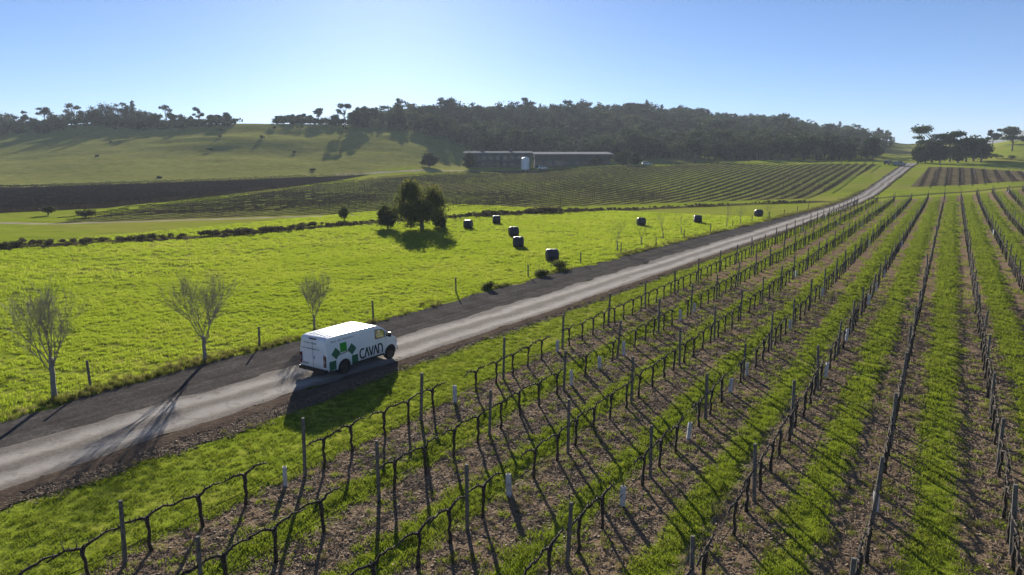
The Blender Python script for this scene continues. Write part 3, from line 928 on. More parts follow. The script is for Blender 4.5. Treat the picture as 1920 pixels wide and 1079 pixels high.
M_LAMP = mat_noise('lamp_clear', (0.55, 0.56, 0.58), (0.7, 0.7, 0.72), 8, 0.15, 0, spec=0.6, coat=0.5)
M_DGREEN = mat_noise('decal_dark_green', (0.006, 0.110, 0.055), (0.009, 0.125, 0.062), 2, 0.4, 0)
M_LGREEN = mat_noise('decal_bright_green', (0.012, 0.26, 0.018), (0.016, 0.28, 0.022), 2, 0.4, 0)
M_NAVY = mat_noise('decal_ink', (0.004, 0.018, 0.020), (0.006, 0.022, 0.025), 2, 0.45, 0)
M_GREYINK = mat_noise('decal_grey', (0.30, 0.33, 0.36), (0.36, 0.39, 0.42), 2, 0.5, 0)
M_SLATE = mat_noise('decal_slate', (0.06, 0.10, 0.10), (0.08, 0.12, 0.12), 2, 0.5, 0)
M_SEAM = mat_noise('panel_gap', (0.25, 0.26, 0.28), (0.32, 0.33, 0.35), 4, 0.7, 0)
M_CABIN = mat_noise('cabin_trim', (0.05, 0.05, 0.05), (0.12, 0.115, 0.11), 6, 0.8, 0)
def mat_glass(name, tint=(0.80, 0.86, 0.88)):
    m, nt, out = newmat(name); N = NT(nt)
    tr = N.n('ShaderNodeBsdfTransparent'); tr.inputs[0].default_value = (*tint, 1)
    gl = N.n('ShaderNodeBsdfGlossy'); gl.inputs['Roughness'].default_value = 0.03
    nz = N.noise(N.n('ShaderNodeTexCoord').outputs['Object'], 2.0)
    fr = N.n('ShaderNodeFresnel'); fr.inputs[0].default_value = 1.5
    f = N.math('ADD', N.math('MULTIPLY', fr.outputs[0], 0.9), N.math('MULTIPLY', nz, 0.04))
    mx = N.n('ShaderNodeMixShader'); N.l(f, mx.inputs[0]); N.l(tr.outputs[0], mx.inputs[1]); N.l(gl.outputs[0], mx.inputs[2]); N.l(mx.outputs[0], out.inputs[0])
    return m
M_GLASS = mat_glass('van_glass')

VH, VW, BELT = 2.0, 0.96, 1.25
def vhalf(x, z):
    w = VW - max(0.0, z - BELT) * 0.13
    return w - (0.14 * ((x - 1.6) / 0.65) ** 2 if x > 1.6 else 0.0) - (0.015 if x < -2.65 else 0)

def build_van(name):
    root = empty(name)
    def arch(cx, r, n=9): return [(cx - r * math.cos(math.pi * i / n), 0.36 + r * math.sin(math.pi * i / n)) for i in range(n + 1)]
    low = [(-2.72, 0.62), (-2.70, 0.40), (-2.1, 0.36)] + arch(-1.6, 0.43) + arch(1.6, 0.45) + [(2.14, 0.36), (2.25, 0.50), (2.27, 0.78), (2.20, 0.98), (2.06, 1.10), (1.80, BELT)]
    top = [(1.72, 1.31), (1.02, 1.84), (0.74, 1.95), (0.30, 1.99), (-1.0, 2.0), (-2.38, 1.985), (-2.58, 1.95), (-2.675, 1.83), (-2.71, BELT)]
    ring = low + top
    win = [(0.50, 1.31), (1.20, 1.31), (1.20, 1.58), (1.02, 1.72), (0.56, 1.77)]
    qtr = [(1.29, 1.31), (1.60, 1.32), (1.29, 1.545)]
    bm = bmesh.new()
    P = {}
    def vert(x, z, y):
        k = (round(x, 4), round(z, 4), round(y, 4))
        if k not in P: P[k] = bm.verts.new((x, y, z))
        return P[k]
    edges_out = []
    for sg in (1, -1):
        def loop(pts):
            vs_ = [vert(x, z, sg * vhalf(x, z)) for x, z in pts]; es = []
            for i in range(len(vs_)):
                a, b = vs_[i], vs_[(i + 1) % len(vs_)]
                es.append(bm.edges.get((a, b)) or bm.edges.new((a, b)))
            return es
        el = loop(low + [top[-1]])
        bmesh.ops.triangle_fill(bm, use_beauty=True, use_dissolve=False, edges=el)
        eu = loop([low[-1]] + top); ew = loop(win); eq = loop(qtr)
        bmesh.ops.triangle_fill(bm, use_beauty=True, use_dissolve=False, edges=eu + ew + eq)
    n = len(ring)
    for i in range(n):
        (x1, z1), (x2, z2) = ring[i], ring[(i + 1) % n]
        ws = (x1, z1) == (1.72, 1.31)
        def row(x, z):
            w = vhalf(x, z)
            return [vert(x, z, w), vert(x, z, w - 0.10), vert(x, z, -w + 0.10), vert(x, z, -w)]
        a, b = row(x1, z1), row(x2, z2)
        for k in range(3):
            if ws and k == 1: continue
            bm.faces.new((a[k], a[k + 1], b[k + 1], b[k]))
    bmesh.ops.recalc_face_normals(bm, faces=bm.faces)
    bev = []
    for e in bm.edges:
        if len(e.link_faces) == 2:
            m_ = (e.verts[0].co + e.verts[1].co) / 2
            if e.calc_face_angle(0) > 0.6 and abs(m_.y) > 0.6 and m_.z > 0.62 and not (abs(m_.x + 1.6) < 0.46 and m_.z < 0.85) and not (abs(m_.x - 1.6) < 0.48 and m_.z < 0.86): bev.append(e)
    bmesh.ops.bevel(bm, geom=bev, offset=0.055, segments=3, profile=0.6, affect='EDGES', clamp_overlap=True)
    for f in bm.faces: f.smooth = True
    me = bpy.data.meshes.new('body'); bm.to_mesh(me); bm.free(); me.materials.append(M_PAINT)
    try: me.set_sharp_from_angle(angle=R(32))
    except Exception: pass
    body = link('body', me, root)
    for i in range(6):                                          # pressed ribs along the roof
        y = -0.62 + i * 0.248
        MB().box((-1.05, y, 2.004), (2.5, 0.07, 0.022)).build('roof_rib', M_PAINT, body)
    side = lambda sg, lift=0.004: (lambda a, b, d: (a, sg * (vhalf(a, b) + lift + d), b))
    for sg, nm in ((1, 'left'), (-1, 'right')):
        f = side(sg, -0.012)
        MB().prism(win if sg > 0 else win[::-1], f, 0.006).build('side_window', M_GLASS, root)
        MB().prism(qtr if sg > 0 else qtr[::-1], f, 0.006).build('quarter_window', M_GLASS, root)
        fr = side(sg, 0.002)
        m_ = MB()
        for P_ in (win, qtr):
            for i in range(len(P_)):
                (x1, z1), (x2, z2) = P_[i], P_[(i + 1) % len(P_)]
                dx, dz = x2 - x1, z2 - z1; L = math.hypot(dx, dz); nx, nz = -dz / L * 0.013, dx / L * 0.013
                m_.prism([(x1 - nx, z1 - nz), (x2 - nx, z2 - nz), (x2 + nx, z2 + nz), (x1 + nx, z1 + nz)], fr, 0.008)
        m_.build('window_seal', M_BLACK, body)
        m = empty('mirror'); m.parent = root
        MB().box((1.42, sg * 1.08, 1.40), (0.11, 0.16, 0.23), (0, 0, sg * 0.15)).build('mirror_shell', M_BLACK, m)
        MB().box((1.42, sg * 0.98, 1.33), (0.07, 0.12, 0.06)).build('mirror_arm', M_BLACK, m)
        MB().box((-2.735, sg * 0.845, 0.87), (0.05, 0.15, 0.54)).build('tail_light', M_RED, root)
        MB().box((-2.763, sg * 0.845, 0.87), (0.012, 0.05, 0.16)).build('reverse_lens', M_GREYINK, body)
        MB().prism([(2.08, 0.82), (2.24, 0.84), (2.17, 0.98), (1.98, 1.06)], side(sg, 0.0), 0.02).build('headlight', M_LAMP, root)
        MB().prism([(-1.12, 0.37), (1.10, 0.37), (1.10, 0.45), (-1.12, 0.45)], side(sg, 0.002), 0.02).build('sill_strip', M_BLACK, root)
        for q in ((0.40, 0.50, 0.40, 1.85), (-0.85, 1.02, -0.85, 1.85), (1.24, 0.82, 1.24, 1.29)):
            MB().prism([(q[0] - .006, q[1]), (q[0] + .006, q[1]), (q[2] + .006, q[3]), (q[2] - .006, q[3])], side(sg, 0.001), 0.003).build('door_seam', M_SEAM, body)
        MB().prism([(0.52, 1.12), (0.70, 1.12), (0.70, 1.16), (0.52, 1.16)], side(sg, 0.003), 0.03).build('door_handle', M_PAINT, root)
    g = MB()                                                    # windscreen
    g.add([(1.715, vhalf(1.72, 1.31) - .10, 1.305), (1.715, -vhalf(1.72, 1.31) + .10, 1.305), (1.015, -vhalf(1.02, 1.84) + .10, 1.835), (1.015, vhalf(1.02, 1.84) - .10, 1.835)], [(0, 1, 2, 3)])
    g.build('windscreen', M_GLASS, root)
    # cab
    MB().box((1.35, 0, 1.14), (0.55, 1.66, 0.24)).build('dashboard', M_CABIN, root)
    for y in (0.45, -0.45):
        st_ = empty('seat'); st_.parent = root
        MB().box((0.55, y, 0.85), (0.5, 0.5, 0.2)).build('seat_base', M_CABIN, st_)
        MB().box((0.30, y, 1.22), (0.14, 0.48, 0.66), (0, -0.15, 0)).build('seat_back', M_CABIN, st_)
        MB().box((0.25, y, 1.62), (0.10, 0.26, 0.18), (0, -0.15, 0)).build('headrest', M_CABIN, st_)
    MB().box((0.02, 0, 1.15), (0.04, 1.62, 1.5)).build('bulkhead', M_CABIN, root)
    MB().box((0.0, 0, 0.42), (4.4, 1.5, 0.2)).build('underbody', M_BLACK, root)
    for x, r_ in ((-1.6, .40), (1.6, .42)):
        w_ = MB()
        for sg in (1, -1):
            w_.box((x, sg * 0.70, 0.56), (0.82, 0.40, 0.5))
        w_.build('wheel_well', M_BLACK, root)
    # rear
    b = MB(); b.box((-2.735, 0, 0.39), (0.16, 1.90, 0.16)); b.build('rear_bumper', M_BLACK, root)
    b = MB(); b.box((2.24, 0, 0.47), (0.14, 1.56, 0.22)); b.build('front_bumper', M_BLACK, root)
    MB().box((2.27, 0, 0.80), (0.05, 1.0, 0.18)).build('grille', M_BLACK, root)
    MB().box((-2.69, 0, 1.885), (0.05, 0.46, 0.05), (0, -0.35, 0)).build('brake_light', M_RED, root)
    MB().box((-2.733, 0.55, 0.63), (0.02, 0.46, 0.14)).build('number_plate', M_LAMP, root)
    pl = MB()
    for i, dx in enumerate((-.15, -.09, -.03, .05, .11, .17)): pl.box((-2.745, 0.55 - dx, 0.63), (0.006, 0.034, 0.07))
    pl.build('plate_characters', M_SLATE, root)
    MB().box((-2.724, 0, 1.2), (0.01, 0.012, 1.30)).build('door_seam', M_SEAM, body)
    for z in (1.12, 1.18): MB().box((-2.728, -0.80, z), (0.02, 0.10, 0.03)).build('hinge', M_SEAM, body)
    MB().box((-2.732, -0.10, 0.98), (0.02, 0.05, 0.16)).build('door_handle', M_SEAM, root)
    def words_(y0, y1, z, h, gap, mat, nm, seed):
        r = random.Random(seed); m_ = MB(); y = y0
        while y > y1:
            w = r.uniform(0.022, 0.05)
            if r.random() > 0.16: m_.box((-2.729, y - w / 2, z + r.uniform(-.004, .004)), (0.006, w, h * r.uniform(0.6, 1.0)))
            y -= w + gap
        m_.build(nm, mat, root)
    words_(0.74, -0.52, 1.38, 0.045, 0.012, M_SLATE, 'rear_lettering', 3)
    words_(0.70, -0.30, 1.66, 0.085, 0.025, M_GREYINK, 'rear_lettering', 4)
    # wheels
    def wheel(x, sg):
        w = empty('wheel', (x, sg * 0.83, 0.345)); w.parent = root
        mb = MB(); pr = [(0.105, 0.25), (0.115, 0.29), (0.105, 0.33), (0.075, 0.345), (-0.075, 0.345), (-0.105, 0.33), (-0.115, 0.29), (-0.105, 0.25)]
        n_ = 28; V, F = [], []
        for i in range(n_):
            a = 2 * math.pi * i / n_
            V += [(q * math.cos(a), y, q * math.sin(a)) for y, q in pr]
        m_ = len(pr)
        for i in range(n_):
            for k in range(m_):
                F.append((i * m_ + k, i * m_ + (k + 1) % m_, ((i + 1) % n_) * m_ + (k + 1) % m_, ((i + 1) % n_) * m_ + k))
        mb.add(V, F); mb.build('tyre', M_TYRE, w, True)
        mb = MB(); mb.tube([(0, sg * 0.02, 0), (0, sg * 0.07, 0)], [0.25, 0.25], 24); mb.tube([(0, sg * 0.06, 0), (0, sg * 0.10, 0)], [0.10, 0.07], 12)
        for i in range(5):
            a = 2 * math.pi * i / 5
            mb.box((0.16 * math.cos(a), sg * 0.078, 0.16 * math.sin(a)), (0.16, 0.03, 0.05), (0, -a, 0))
        mb.build('rim', M_RIM, w)
    for x in (-1.6, 1.6):
        for sg in (1, -1): wheel(x, sg)
    # signwriting, both flanks
    for sg in (-1,):
        def plate(nm, pts, mat, lift=0.006): MB().prism(pts, side(sg, lift), 0.004).build(nm, mat, root)
        def dia(cx, cz, h): return [(cx - h, cz), (cx, cz - h), (cx + h, cz), (cx, cz + h)]
        plate('emblem_square', [(-2.56, 0.40), (-2.14, 0.40), (-2.14, 0.84), (-2.56, 0.84)], M_DGREEN)
        plate('emblem_square', dia(-2.13, 1.17, 0.29), M_DGREEN)
        plate('emblem_square', [(-1.84, 1.16), (-1.42, 1.16), (-1.42, 1.60), (-1.84, 1.60)], M_LGREEN)
        plate('emblem_square', dia(-1.10, 1.17, 0.29), M_DGREEN)
        plate('emblem_square', [(-1.12, 0.42), (-0.72, 0.42), (-0.72, 0.84), (-1.12, 0.84)], M_DGREEN)
        plate('emblem_band', [(-2.05, 1.08), (-1.6, 1.12), (-1.0, 1.22), (-0.85, 1.20), (-0.85, 1.16), (-1.0, 1.17), (-1.6, 1.075), (-2.02, 1.04)], M_SLATE, 0.012)
        def stroke(nm, pts, w=0.082):
            m_ = MB(); fn = side(sg, 0.006)
            for i in range(len(pts) - 1):
                (x1, z1), (x2, z2) = pts[i], pts[i + 1]
                dx, dz = x2 - x1, z2 - z1; L = math.hypot(dx, dz); ux, uz = dx / L, dz / L
                e = w * 0.28; x1 -= ux * e; z1 -= uz * e; x2 += ux * e; z2 += uz * e
                nx, nz = -uz * w / 2, ux * w / 2
                m_.prism([(x1 - nx, z1 - nz), (x2 - nx, z2 - nz), (x2 + nx, z2 + nz), (x1 + nx, z1 + nz)], (lambda a, b, d, k=i: fn(a, b, d + 0.0008 * k)), 0.004)
            m_.build(nm, M_NAVY, root)
        x0, zb, zt_ = -0.58, 0.56, 1.00
        W_ = 0.27; adv = 0.335
        stroke('letter', [(x0 + W_, zt_), (x0 + .10, zt_), (x0 + .02, zt_ - .08), (x0, zt_ - .15), (x0, zb + .15), (x0 + .02, zb + .08), (x0 + .10, zb), (x0 + W_, zb)])
        x1 = x0 + adv; stroke('letter', [(x1, zb), (x1 + W_ / 2, zt_), (x1 + W_, zb)])
        x1 = x0 + 2 * adv - .03; stroke('letter', [(x1, zt_), (x1 + W_ / 2, zb), (x1 + W_, zt_)])
        x1 = x0 + 3 * adv - .06; stroke('letter', [(x1, zb), (x1 + W_ / 2, zt_), (x1 + W_, zb)])
        x1 = x0 + 4 * adv - .05; stroke('letter', [(x1, zb), (x1, zt_), (x1 + .16, zt_), (x1 + .24, zt_ - .07), (x1 + W_, zt_ - .15), (x1 + W_, zb)])
        r = random.Random(9); m_ = MB(); x = -0.60
        while x < 1.02:
            w = r.uniform(0.02, 0.05)
            if r.random() > 0.14: m_.prism([(x, 0.475), (x + w, 0.475), (x + w, 0.505), (x, 0.505)], side(sg, 0.006), 0.003)
            x += w + 0.014
        m_.build('small_lettering', M_GREYINK, root)
        m_ = MB(); x = -2.45
        while x < -0.95:
            w = r.uniform(0.03, 0.07)
            if r.random() > 0.2: m_.prism([(x, 1.72), (x + w, 1.72), (x + w, 1.80), (x, 1.80)], side(sg, 0.006), 0.003)
            x += w + 0.03
        m_.build('small_lettering', M_GREYINK, root)
    return root

van = build_van('delivery_van')
VA = R(34.0)
van.location = (-8.05, 35.2, zs(-8.05, 35.2) + ROAD_Z)
van.rotation_euler = (0, 0, R(90) - VA)
tag(van, 'white panel van with green squares and CAVAN lettering driving along the gravel road', 'van')

# ------------------------------------------------------------------ silage bales
def bale_mesh(seed):
    r = random.Random(seed); n = 30; L, Rd = 0.62, 0.66
    prof = [(-L, 0.0), (-L, Rd - .22), (-L + .02, Rd - .12), (-L + .07, Rd - .04), (-L + .16, Rd), (-.2, Rd + .012), (.2, Rd + .008), (L - .16, Rd), (L - .07, Rd - .04), (L - .02, Rd - .12), (L, Rd - .22), (L, 0.0)]
    V, F = [], []
    for i in range(n):
        a = 2 * math.pi * i / n
        for x, q in prof:
            k = q * (1 + 0.012 * math.sin(3 * a + seed) + r.uniform(-.010, .010))
            z = k * math.sin(a)
            if z < -Rd * 0.9: z = -Rd * 0.9 - (abs(z) - Rd * 0.9) * 0.2
            V.append((x + r.uniform(-.008, .008), k * math.cos(a), z + Rd * 0.92))
    m_ = len(prof)
    for i in range(n):
        for k in range(m_ - 1):
            F.append((i * m_ + k, ((i + 1) % n) * m_ + k, ((i + 1) % n) * m_ + k + 1, i * m_ + k + 1))
    return MB().add(V, F).mesh('silage_bale', M_BALE, True)
M_BALE = mat_noise('bale_wrap', (0.008, 0.010, 0.022), (0.018, 0.022, 0.045), 3.0, 0.42, 0.9, 0.06, spec=0.4)
BALES = [bale_mesh(i) for i in range(3)]
for i, (px, py, rz, lb_) in enumerate([
        (1035, 491, 12, 'dark wrapped round bale nearest the road, by the shrub on the fence line'),
        (972, 465, -8, 'dark wrapped round bale, front one of the close pair'),
        (963, 444, 20, 'dark wrapped round bale, rear one of the close pair'),
        (931, 420, 5, 'dark wrapped round bale in front of the ditch scrub, second right of the tree'),
        (878, 429, -15, 'dark wrapped round bale just right of the round tree'),
        (1202, 424, 10, 'dark wrapped round bale, leftmost of three far bales beyond the saplings'),
        (1308, 419, -6, 'dark wrapped round bale, middle of three far bales beyond the saplings'),
        (1422, 407, 15, 'small dark wrapped round bale, farthest along the road')]):
    x, y = at(px, py)
    o = link('silage_bale', BALES[i % 3], None, (x, y, zs(x, y))); o.rotation_euler = (0, 0, R(rz))
    tag(o, lb_, 'bale', 'wrapped bales on the paddock')

# ------------------------------------------------------------------ roadside fence
def build_fence():
    pts = []
    for px, py in ((-120, 812), (170, 728), (487, 652), (700, 598), (855, 552)):
        pts.append(at(px, py))
    s_, t_ = xy_to_st(*pts[-1])
    for k in range(1, 13):
        s = s_ + 9.2 * k; i = int(np.clip(np.searchsorted(RS, s), 0, len(RS) - 1)); off = sh_left[i] - 1.1
        pts.append((RP[i, 0] + RN[i, 0] * off, RP[i, 1] + RN[i, 1] * off))
    P = [(x, y, zs(x, y)) for x, y in pts]
    root = empty('wire_fence', P[1])
    q = -Vector(P[1])
    tag(root, 'wire fence on wooden posts along the paddock edge left of the road', 'fence')
    for i, (x, y, z) in enumerate(P):
        me = post_mesh('post', 1.2 + 0.1 * math.sin(i * 2.1), 0.06, 200 + i, M_POST)
        link('post', me, root, Vector((x, y, z)) + q)
    for h in (0.35, 0.62, 0.9, 1.12):
        pp = []
        for a, b in zip(P[:-1], P[1:]):
            for k in range(4):
                f = k / 4; pp.append((a[0] + (b[0] - a[0]) * f, a[1] + (b[1] - a[1]) * f, a[2] + (b[2] - a[2]) * f + h - 0.03 * math.sin(f * math.pi)))
        pp.append((P[-1][0], P[-1][1], P[-1][2] + h))
        o = MB().tube(pp, [0.004] * len(pp), 4).build('wire', M_WIRE, root); o.location = q
build_fence()

# ------------------------------------------------------------------ bare roadside trees
M_TWIG = mat_noise('grey_twigs', (0.16, 0.145, 0.115), (0.29, 0.265, 0.215), 6.0, 0.9, 0.3, 0.01)
def bare_tree(name, x, y, h, trunk_h, spread, seed, label, dens=1.0):
    r = random.Random(seed)
    root = empty(name, (x, y, zs(x, y)), r.uniform(0, 6.28))
    tag(root, label, 'tree', 'bare trees along the road')
    tr = MB(); R0 = 0.027 * h
    pts = [Vector((r.uniform(-.02, .02) * h * k / 5, r.uniform(-.02, .02) * h * k / 5, trunk_h * k / 5)) for k in range(6)]
    pts[0].z = -0.15
    tr.tube(pts, [R0 * 1.25, R0, R0 * .92, R0 * .88, R0 * .85, R0 * .8], 8)
    tr.build('trunk', M_TWIG, root, True)
    br = MB()
    def grow(p, d, L, rad, lev):
        n = 4; path = [p]; q = Vector(p); dd = Vector(d)
        for k in range(n):
            dd = (dd + Vector((r.uniform(-.24, .24), r.uniform(-.24, .24), 0.09))).normalized()
            q = q + dd * L / n; path.append(Vector(q))
        br.tube(path, [max(rad * (1 - 0.17 * k), 0.0035) for k in range(n + 1)], 5 if lev < 2 else 3, False)
        if lev >= 3: return
        for _ in range(int(([5, 6, 5][lev]) * dens)):
            f = r.uniform(0.25, 1.0); i = min(int(f * n), n - 1); b = path[i].lerp(path[i + 1], f * n - i)
            a = r.uniform(0, 6.283); sp_ = r.uniform(0.35, 0.75)
            ax = dd.cross(Vector((math.cos(a), math.sin(a), 0.3))).normalized()
            nd = (dd + ax * sp_).normalized()
            grow(b, nd, L * r.uniform(0.45, 0.72), rad * 0.46, lev + 1)
    for k in range(int(8 * dens)):
        a = 2.4 * k + r.uniform(-.3, .3); f = r.uniform(0.45, 1.0)
        b = pts[3].lerp(pts[5], (f - .45) / .55)
        lean = r.uniform(0.25, 0.75) * spread
        grow(b, Vector((math.cos(a) * lean, math.sin(a) * lean, 1.0)).normalized(), (h - b.z) * r.uniform(0.62, 0.85), R0 * 0.26, 0)
    br.build('branches', M_TWIG, root)
    return root
for i, (px, py, h, th_, sp_, lb_) in enumerate([
        (103, 752, 4.3, 1.9, 0.85, 'leafless grey roadside tree at the far left, biggest crown of fine twigs'),
        (385, 682, 4.0, 1.4, 0.95, 'leafless grey roadside tree whose shadow falls on the road behind the van'),
        (590, 620, 2.8, 0.9, 0.8, 'small leafless grey tree just behind the van roof')]):
    x, y = at(px, py); bare_tree('bare_tree', x, y, h, th_, sp_, 300 + i, lb_)
for i, (px, py, h) in enumerate([(1157, 471, 3.0), (1202, 459, 2.9), (1243, 449, 2.8), (1277, 440, 2.5), (1362, 427, 2.9), (1388, 421, 2.6), (1440, 409, 2.2)]):
    x, y = at(px, py)
    bare_tree('bare_sapling', x, y, h, h * 0.3, 0.6, 330 + i, 'thin leafless sapling, %s of seven from the left along the road fence' % ordinal(i + 1), 0.62)

# ------------------------------------------------------------------ leafy trees
def leaf_cloud(blobs, n, size, seed, flat=0.0):
    """leaf-sized quads spread through the outer part of each clump"""
    g = np.random.default_rng(seed)
    C = np.array([b[0] for b in blobs]); Rd = np.array([b[1] for b in blobs])
    vol = Rd.prod(1) ** (2 / 3); pick = g.choice(len(blobs), n, p=vol / vol.sum())
    d = g.normal(size=(n, 3)); d /= np.linalg.norm(d, axis=1, keepdims=True)
    rr = g.random(n) ** 0.45
    rough = 1 + 0.22 * g.normal(size=n)
    p = C[pick] + d * Rd[pick] * (rr * rough)[:, None]
    u = g.normal(size=(n, 3)); u[:, 2] *= (1 - flat); u /= np.linalg.norm(u, axis=1, keepdims=True)
    w = np.cross(u, g.normal(size=(n, 3))); w /= np.linalg.norm(w, axis=1, keepdims=True)
    sz = size * g.uniform(0.5, 1.3, n)[:, None]
    u = u * sz; w = w * sz * 0.6
    V = np.stack([p - u, p - w, p + u, p + w], 1).reshape(-1, 3)
    F = np.arange(4 * n).reshape(n, 4)
    return V, F

M_LEAF_E = mat_leaf('evergreen_leaves', (0.044, 0.062, 0.018), (0.090, 0.108, 0.028), (0.15, 0.145, 0.035), 0.45, 0.5)
M_LEAF_G = mat_leaf('gum_leaves', (0.026, 0.044, 0.020), (0.046, 0.068, 0.028), (0.085, 0.100, 0.036), 0.3, 0.035)
M_LEAF_D = mat_leaf('dark_leaves', (0.016, 0.028, 0.014), (0.030, 0.046, 0.020), (0.055, 0.068, 0.028), 0.3, 0.05)
M_SCRUB = mat_leaf('scrub_twigs', (0.040, 0.032, 0.020), (0.080, 0.064, 0.040), (0.09, 0.10, 0.03), 0.25, 0.4)
M_TRUNK = mat_noise('gum_bark', (0.05, 0.043, 0.037), (0.12, 0.105, 0.09), 3.0, 0.9, 0.4, 0.02)

def tree_shape(kind, seed):
    """trunk and limbs (MB), crown clumps, for a tree one unit tall"""
    r = random.Random(seed); tr = MB(); blobs = []
    if kind == 'gum':
        lean = r.uniform(-.06, .06)
        tr.tube([(0, 0, -.02), (lean * .3, 0, .2), (lean * .7, 0, .45), (lean, 0, .72)], [.028, .022, .016, .009], 7)
        for k in range(9):
            a = r.uniform(0, 6.28); z = r.uniform(.42, .93); d = r.uniform(.08, .30) * (1.15 - abs(z - .65))
            c = (lean + d * math.cos(a), d * math.sin(a), z)
            b = z * r.uniform(.55, .72)
            tr.tube([(lean * b, 0, b), ((lean + c[0]) / 2, c[1] * .45, (b + z) / 2 + .02), c], [.011, .008, .004], 5)
            q = r.uniform(.10, .17)
            blobs.append((c, (q * r.uniform(.9, 1.3), q * r.uniform(.9, 1.3), q * r.uniform(.45, .75))))
    elif kind == 'round':
        tr.tube([(0, 0, -.02), (0.01, 0, .15), (0, 0.01, .4)], [.03, .026, .02], 7)
        for k in range(13):
            a = r.uniform(0, 6.28); z = r.uniform(.2, .85); d = r.uniform(.05, .27) * math.sqrt(max(.1, 1 - ((z - .5) / .5) ** 2))
            c = (d * math.cos(a), d * math.sin(a), z)
            tr.tube([(0, 0.01, min(.38, z * .7)), (c[0] * .5, c[1] * .5, z * .8), c], [.014, .009, .004], 5)
            q = r.uniform(.11, .17); blobs.append((c, (q * 1.1, q * 1.1, q)))
        blobs.append(((0, 0, .5), (.25, .25, .3)))
    elif kind == 'dome':
        tr.tube([(0, 0, -.02), (0.01, 0, .12), (0, 0.01, .4)], [.035, .03, .02], 7)
        for k in range(22):
            a = r.uniform(0, 6.28); z = r.uniform(.12, .86); d = .36 * math.sqrt(max(.04, 1 - ((z - .47) / .47) ** 2)) * r.uniform(.55, 1)
            c = (d * math.cos(a), d * math.sin(a), z)
            tr.tube([(0, 0.01, min(.35, z * .6)), (c[0] * .5, c[1] * .5, z * .8), c], [.012, .008, .004], 5)
            q = r.uniform(.09, .15); blobs.append((c, (q * 1.1, q * 1.1, q)))
        blobs += [((0, 0, .5), (.33, .33, .38)), ((.12, .05, .34), (.27, .27, .24)), ((-.1, -.08, .36), (.28, .28, .26))]
    elif kind == 'cone':
        tr.tube([(0, 0, -.02), (0, 0, .4), (0, 0, .92)], [.022, .016, .004], 7)
        for k in range(14):
            z = .16 + .76 * k / 13; d = .20 * (1.02 - z) ** .8; a = 2.4 * k
            c = (d * .5 * math.cos(a), d * .5 * math.sin(a), z); tr.tube([(0, 0, z - .04), c], [.008, .004], 4)
            blobs.append((c, (d * .75 + .03, d * .75 + .03, .07)))
    else:                                          # shrub
        for k in range(5):
            a = r.uniform(0, 6.28); d = r.uniform(.1, .5); c = (d * math.cos(a), d * math.sin(a), r.uniform(.35, .7))
            tr.tube([(0, 0, -.03), (c[0] * .4, c[1] * .4, .25), c], [.03, .02, .01], 5)
            q = r.uniform(.25, .4); blobs.append((c, (q * 1.2, q * 1.2, q * .8)))
    return tr, blobs

def make_tree(name, x, y, h, kind, seed, leafmat, label, n=900, leaf=0.5, wide=1.0, cat='tree', group=None):
    tr, blobs = tree_shape(kind, seed)
    root = empty(name, (x, y, zs(x, y) - 0.1), random.Random(seed).uniform(0, 6.28))
    tag(root, label, cat, group)
    S = np.array([h * wide, h * wide, h])
    tr.v = [tuple(np.array(p) * S) for p in tr.v]
    tr.build('trunk' if cat == 'tree' else 'stems', M_TRUNK if kind == 'gum' else M_POST, root, True)
    blobs = [(np.array(c) * S, np.array(q) * S) for c, q in blobs]
    V, F = leaf_cloud(blobs, n, leaf, seed + 5)
    link('crown' if cat == 'tree' else 'foliage', fast_mesh('crown', V, F, leafmat), root)
    return root

# the tree and bush standing in the paddock
x, y = at(792, 431)
make_tree('paddock_tree', x, y, 7.7, 'dome', 11, M_LEAF_E, 'round dark evergreen tree standing alone in the green paddock', 12000, 0.17, 1.3)
x2, y2 = at(727, 430)
make_tree('paddock_tree', x2, y2, 4.4, 'dome', 14, M_LEAF_E, 'small bushy dark tree left of the round paddock tree', 4200, 0.15, 0.85)
x2, y2 = at(825, 428)
make_tree('shrub', x2, y2, 2.9, 'dome', 15, M_LEAF_E, 'low olive bush growing against the right side of the round paddock tree', 3000, 0.15, 0.9, 'shrub')

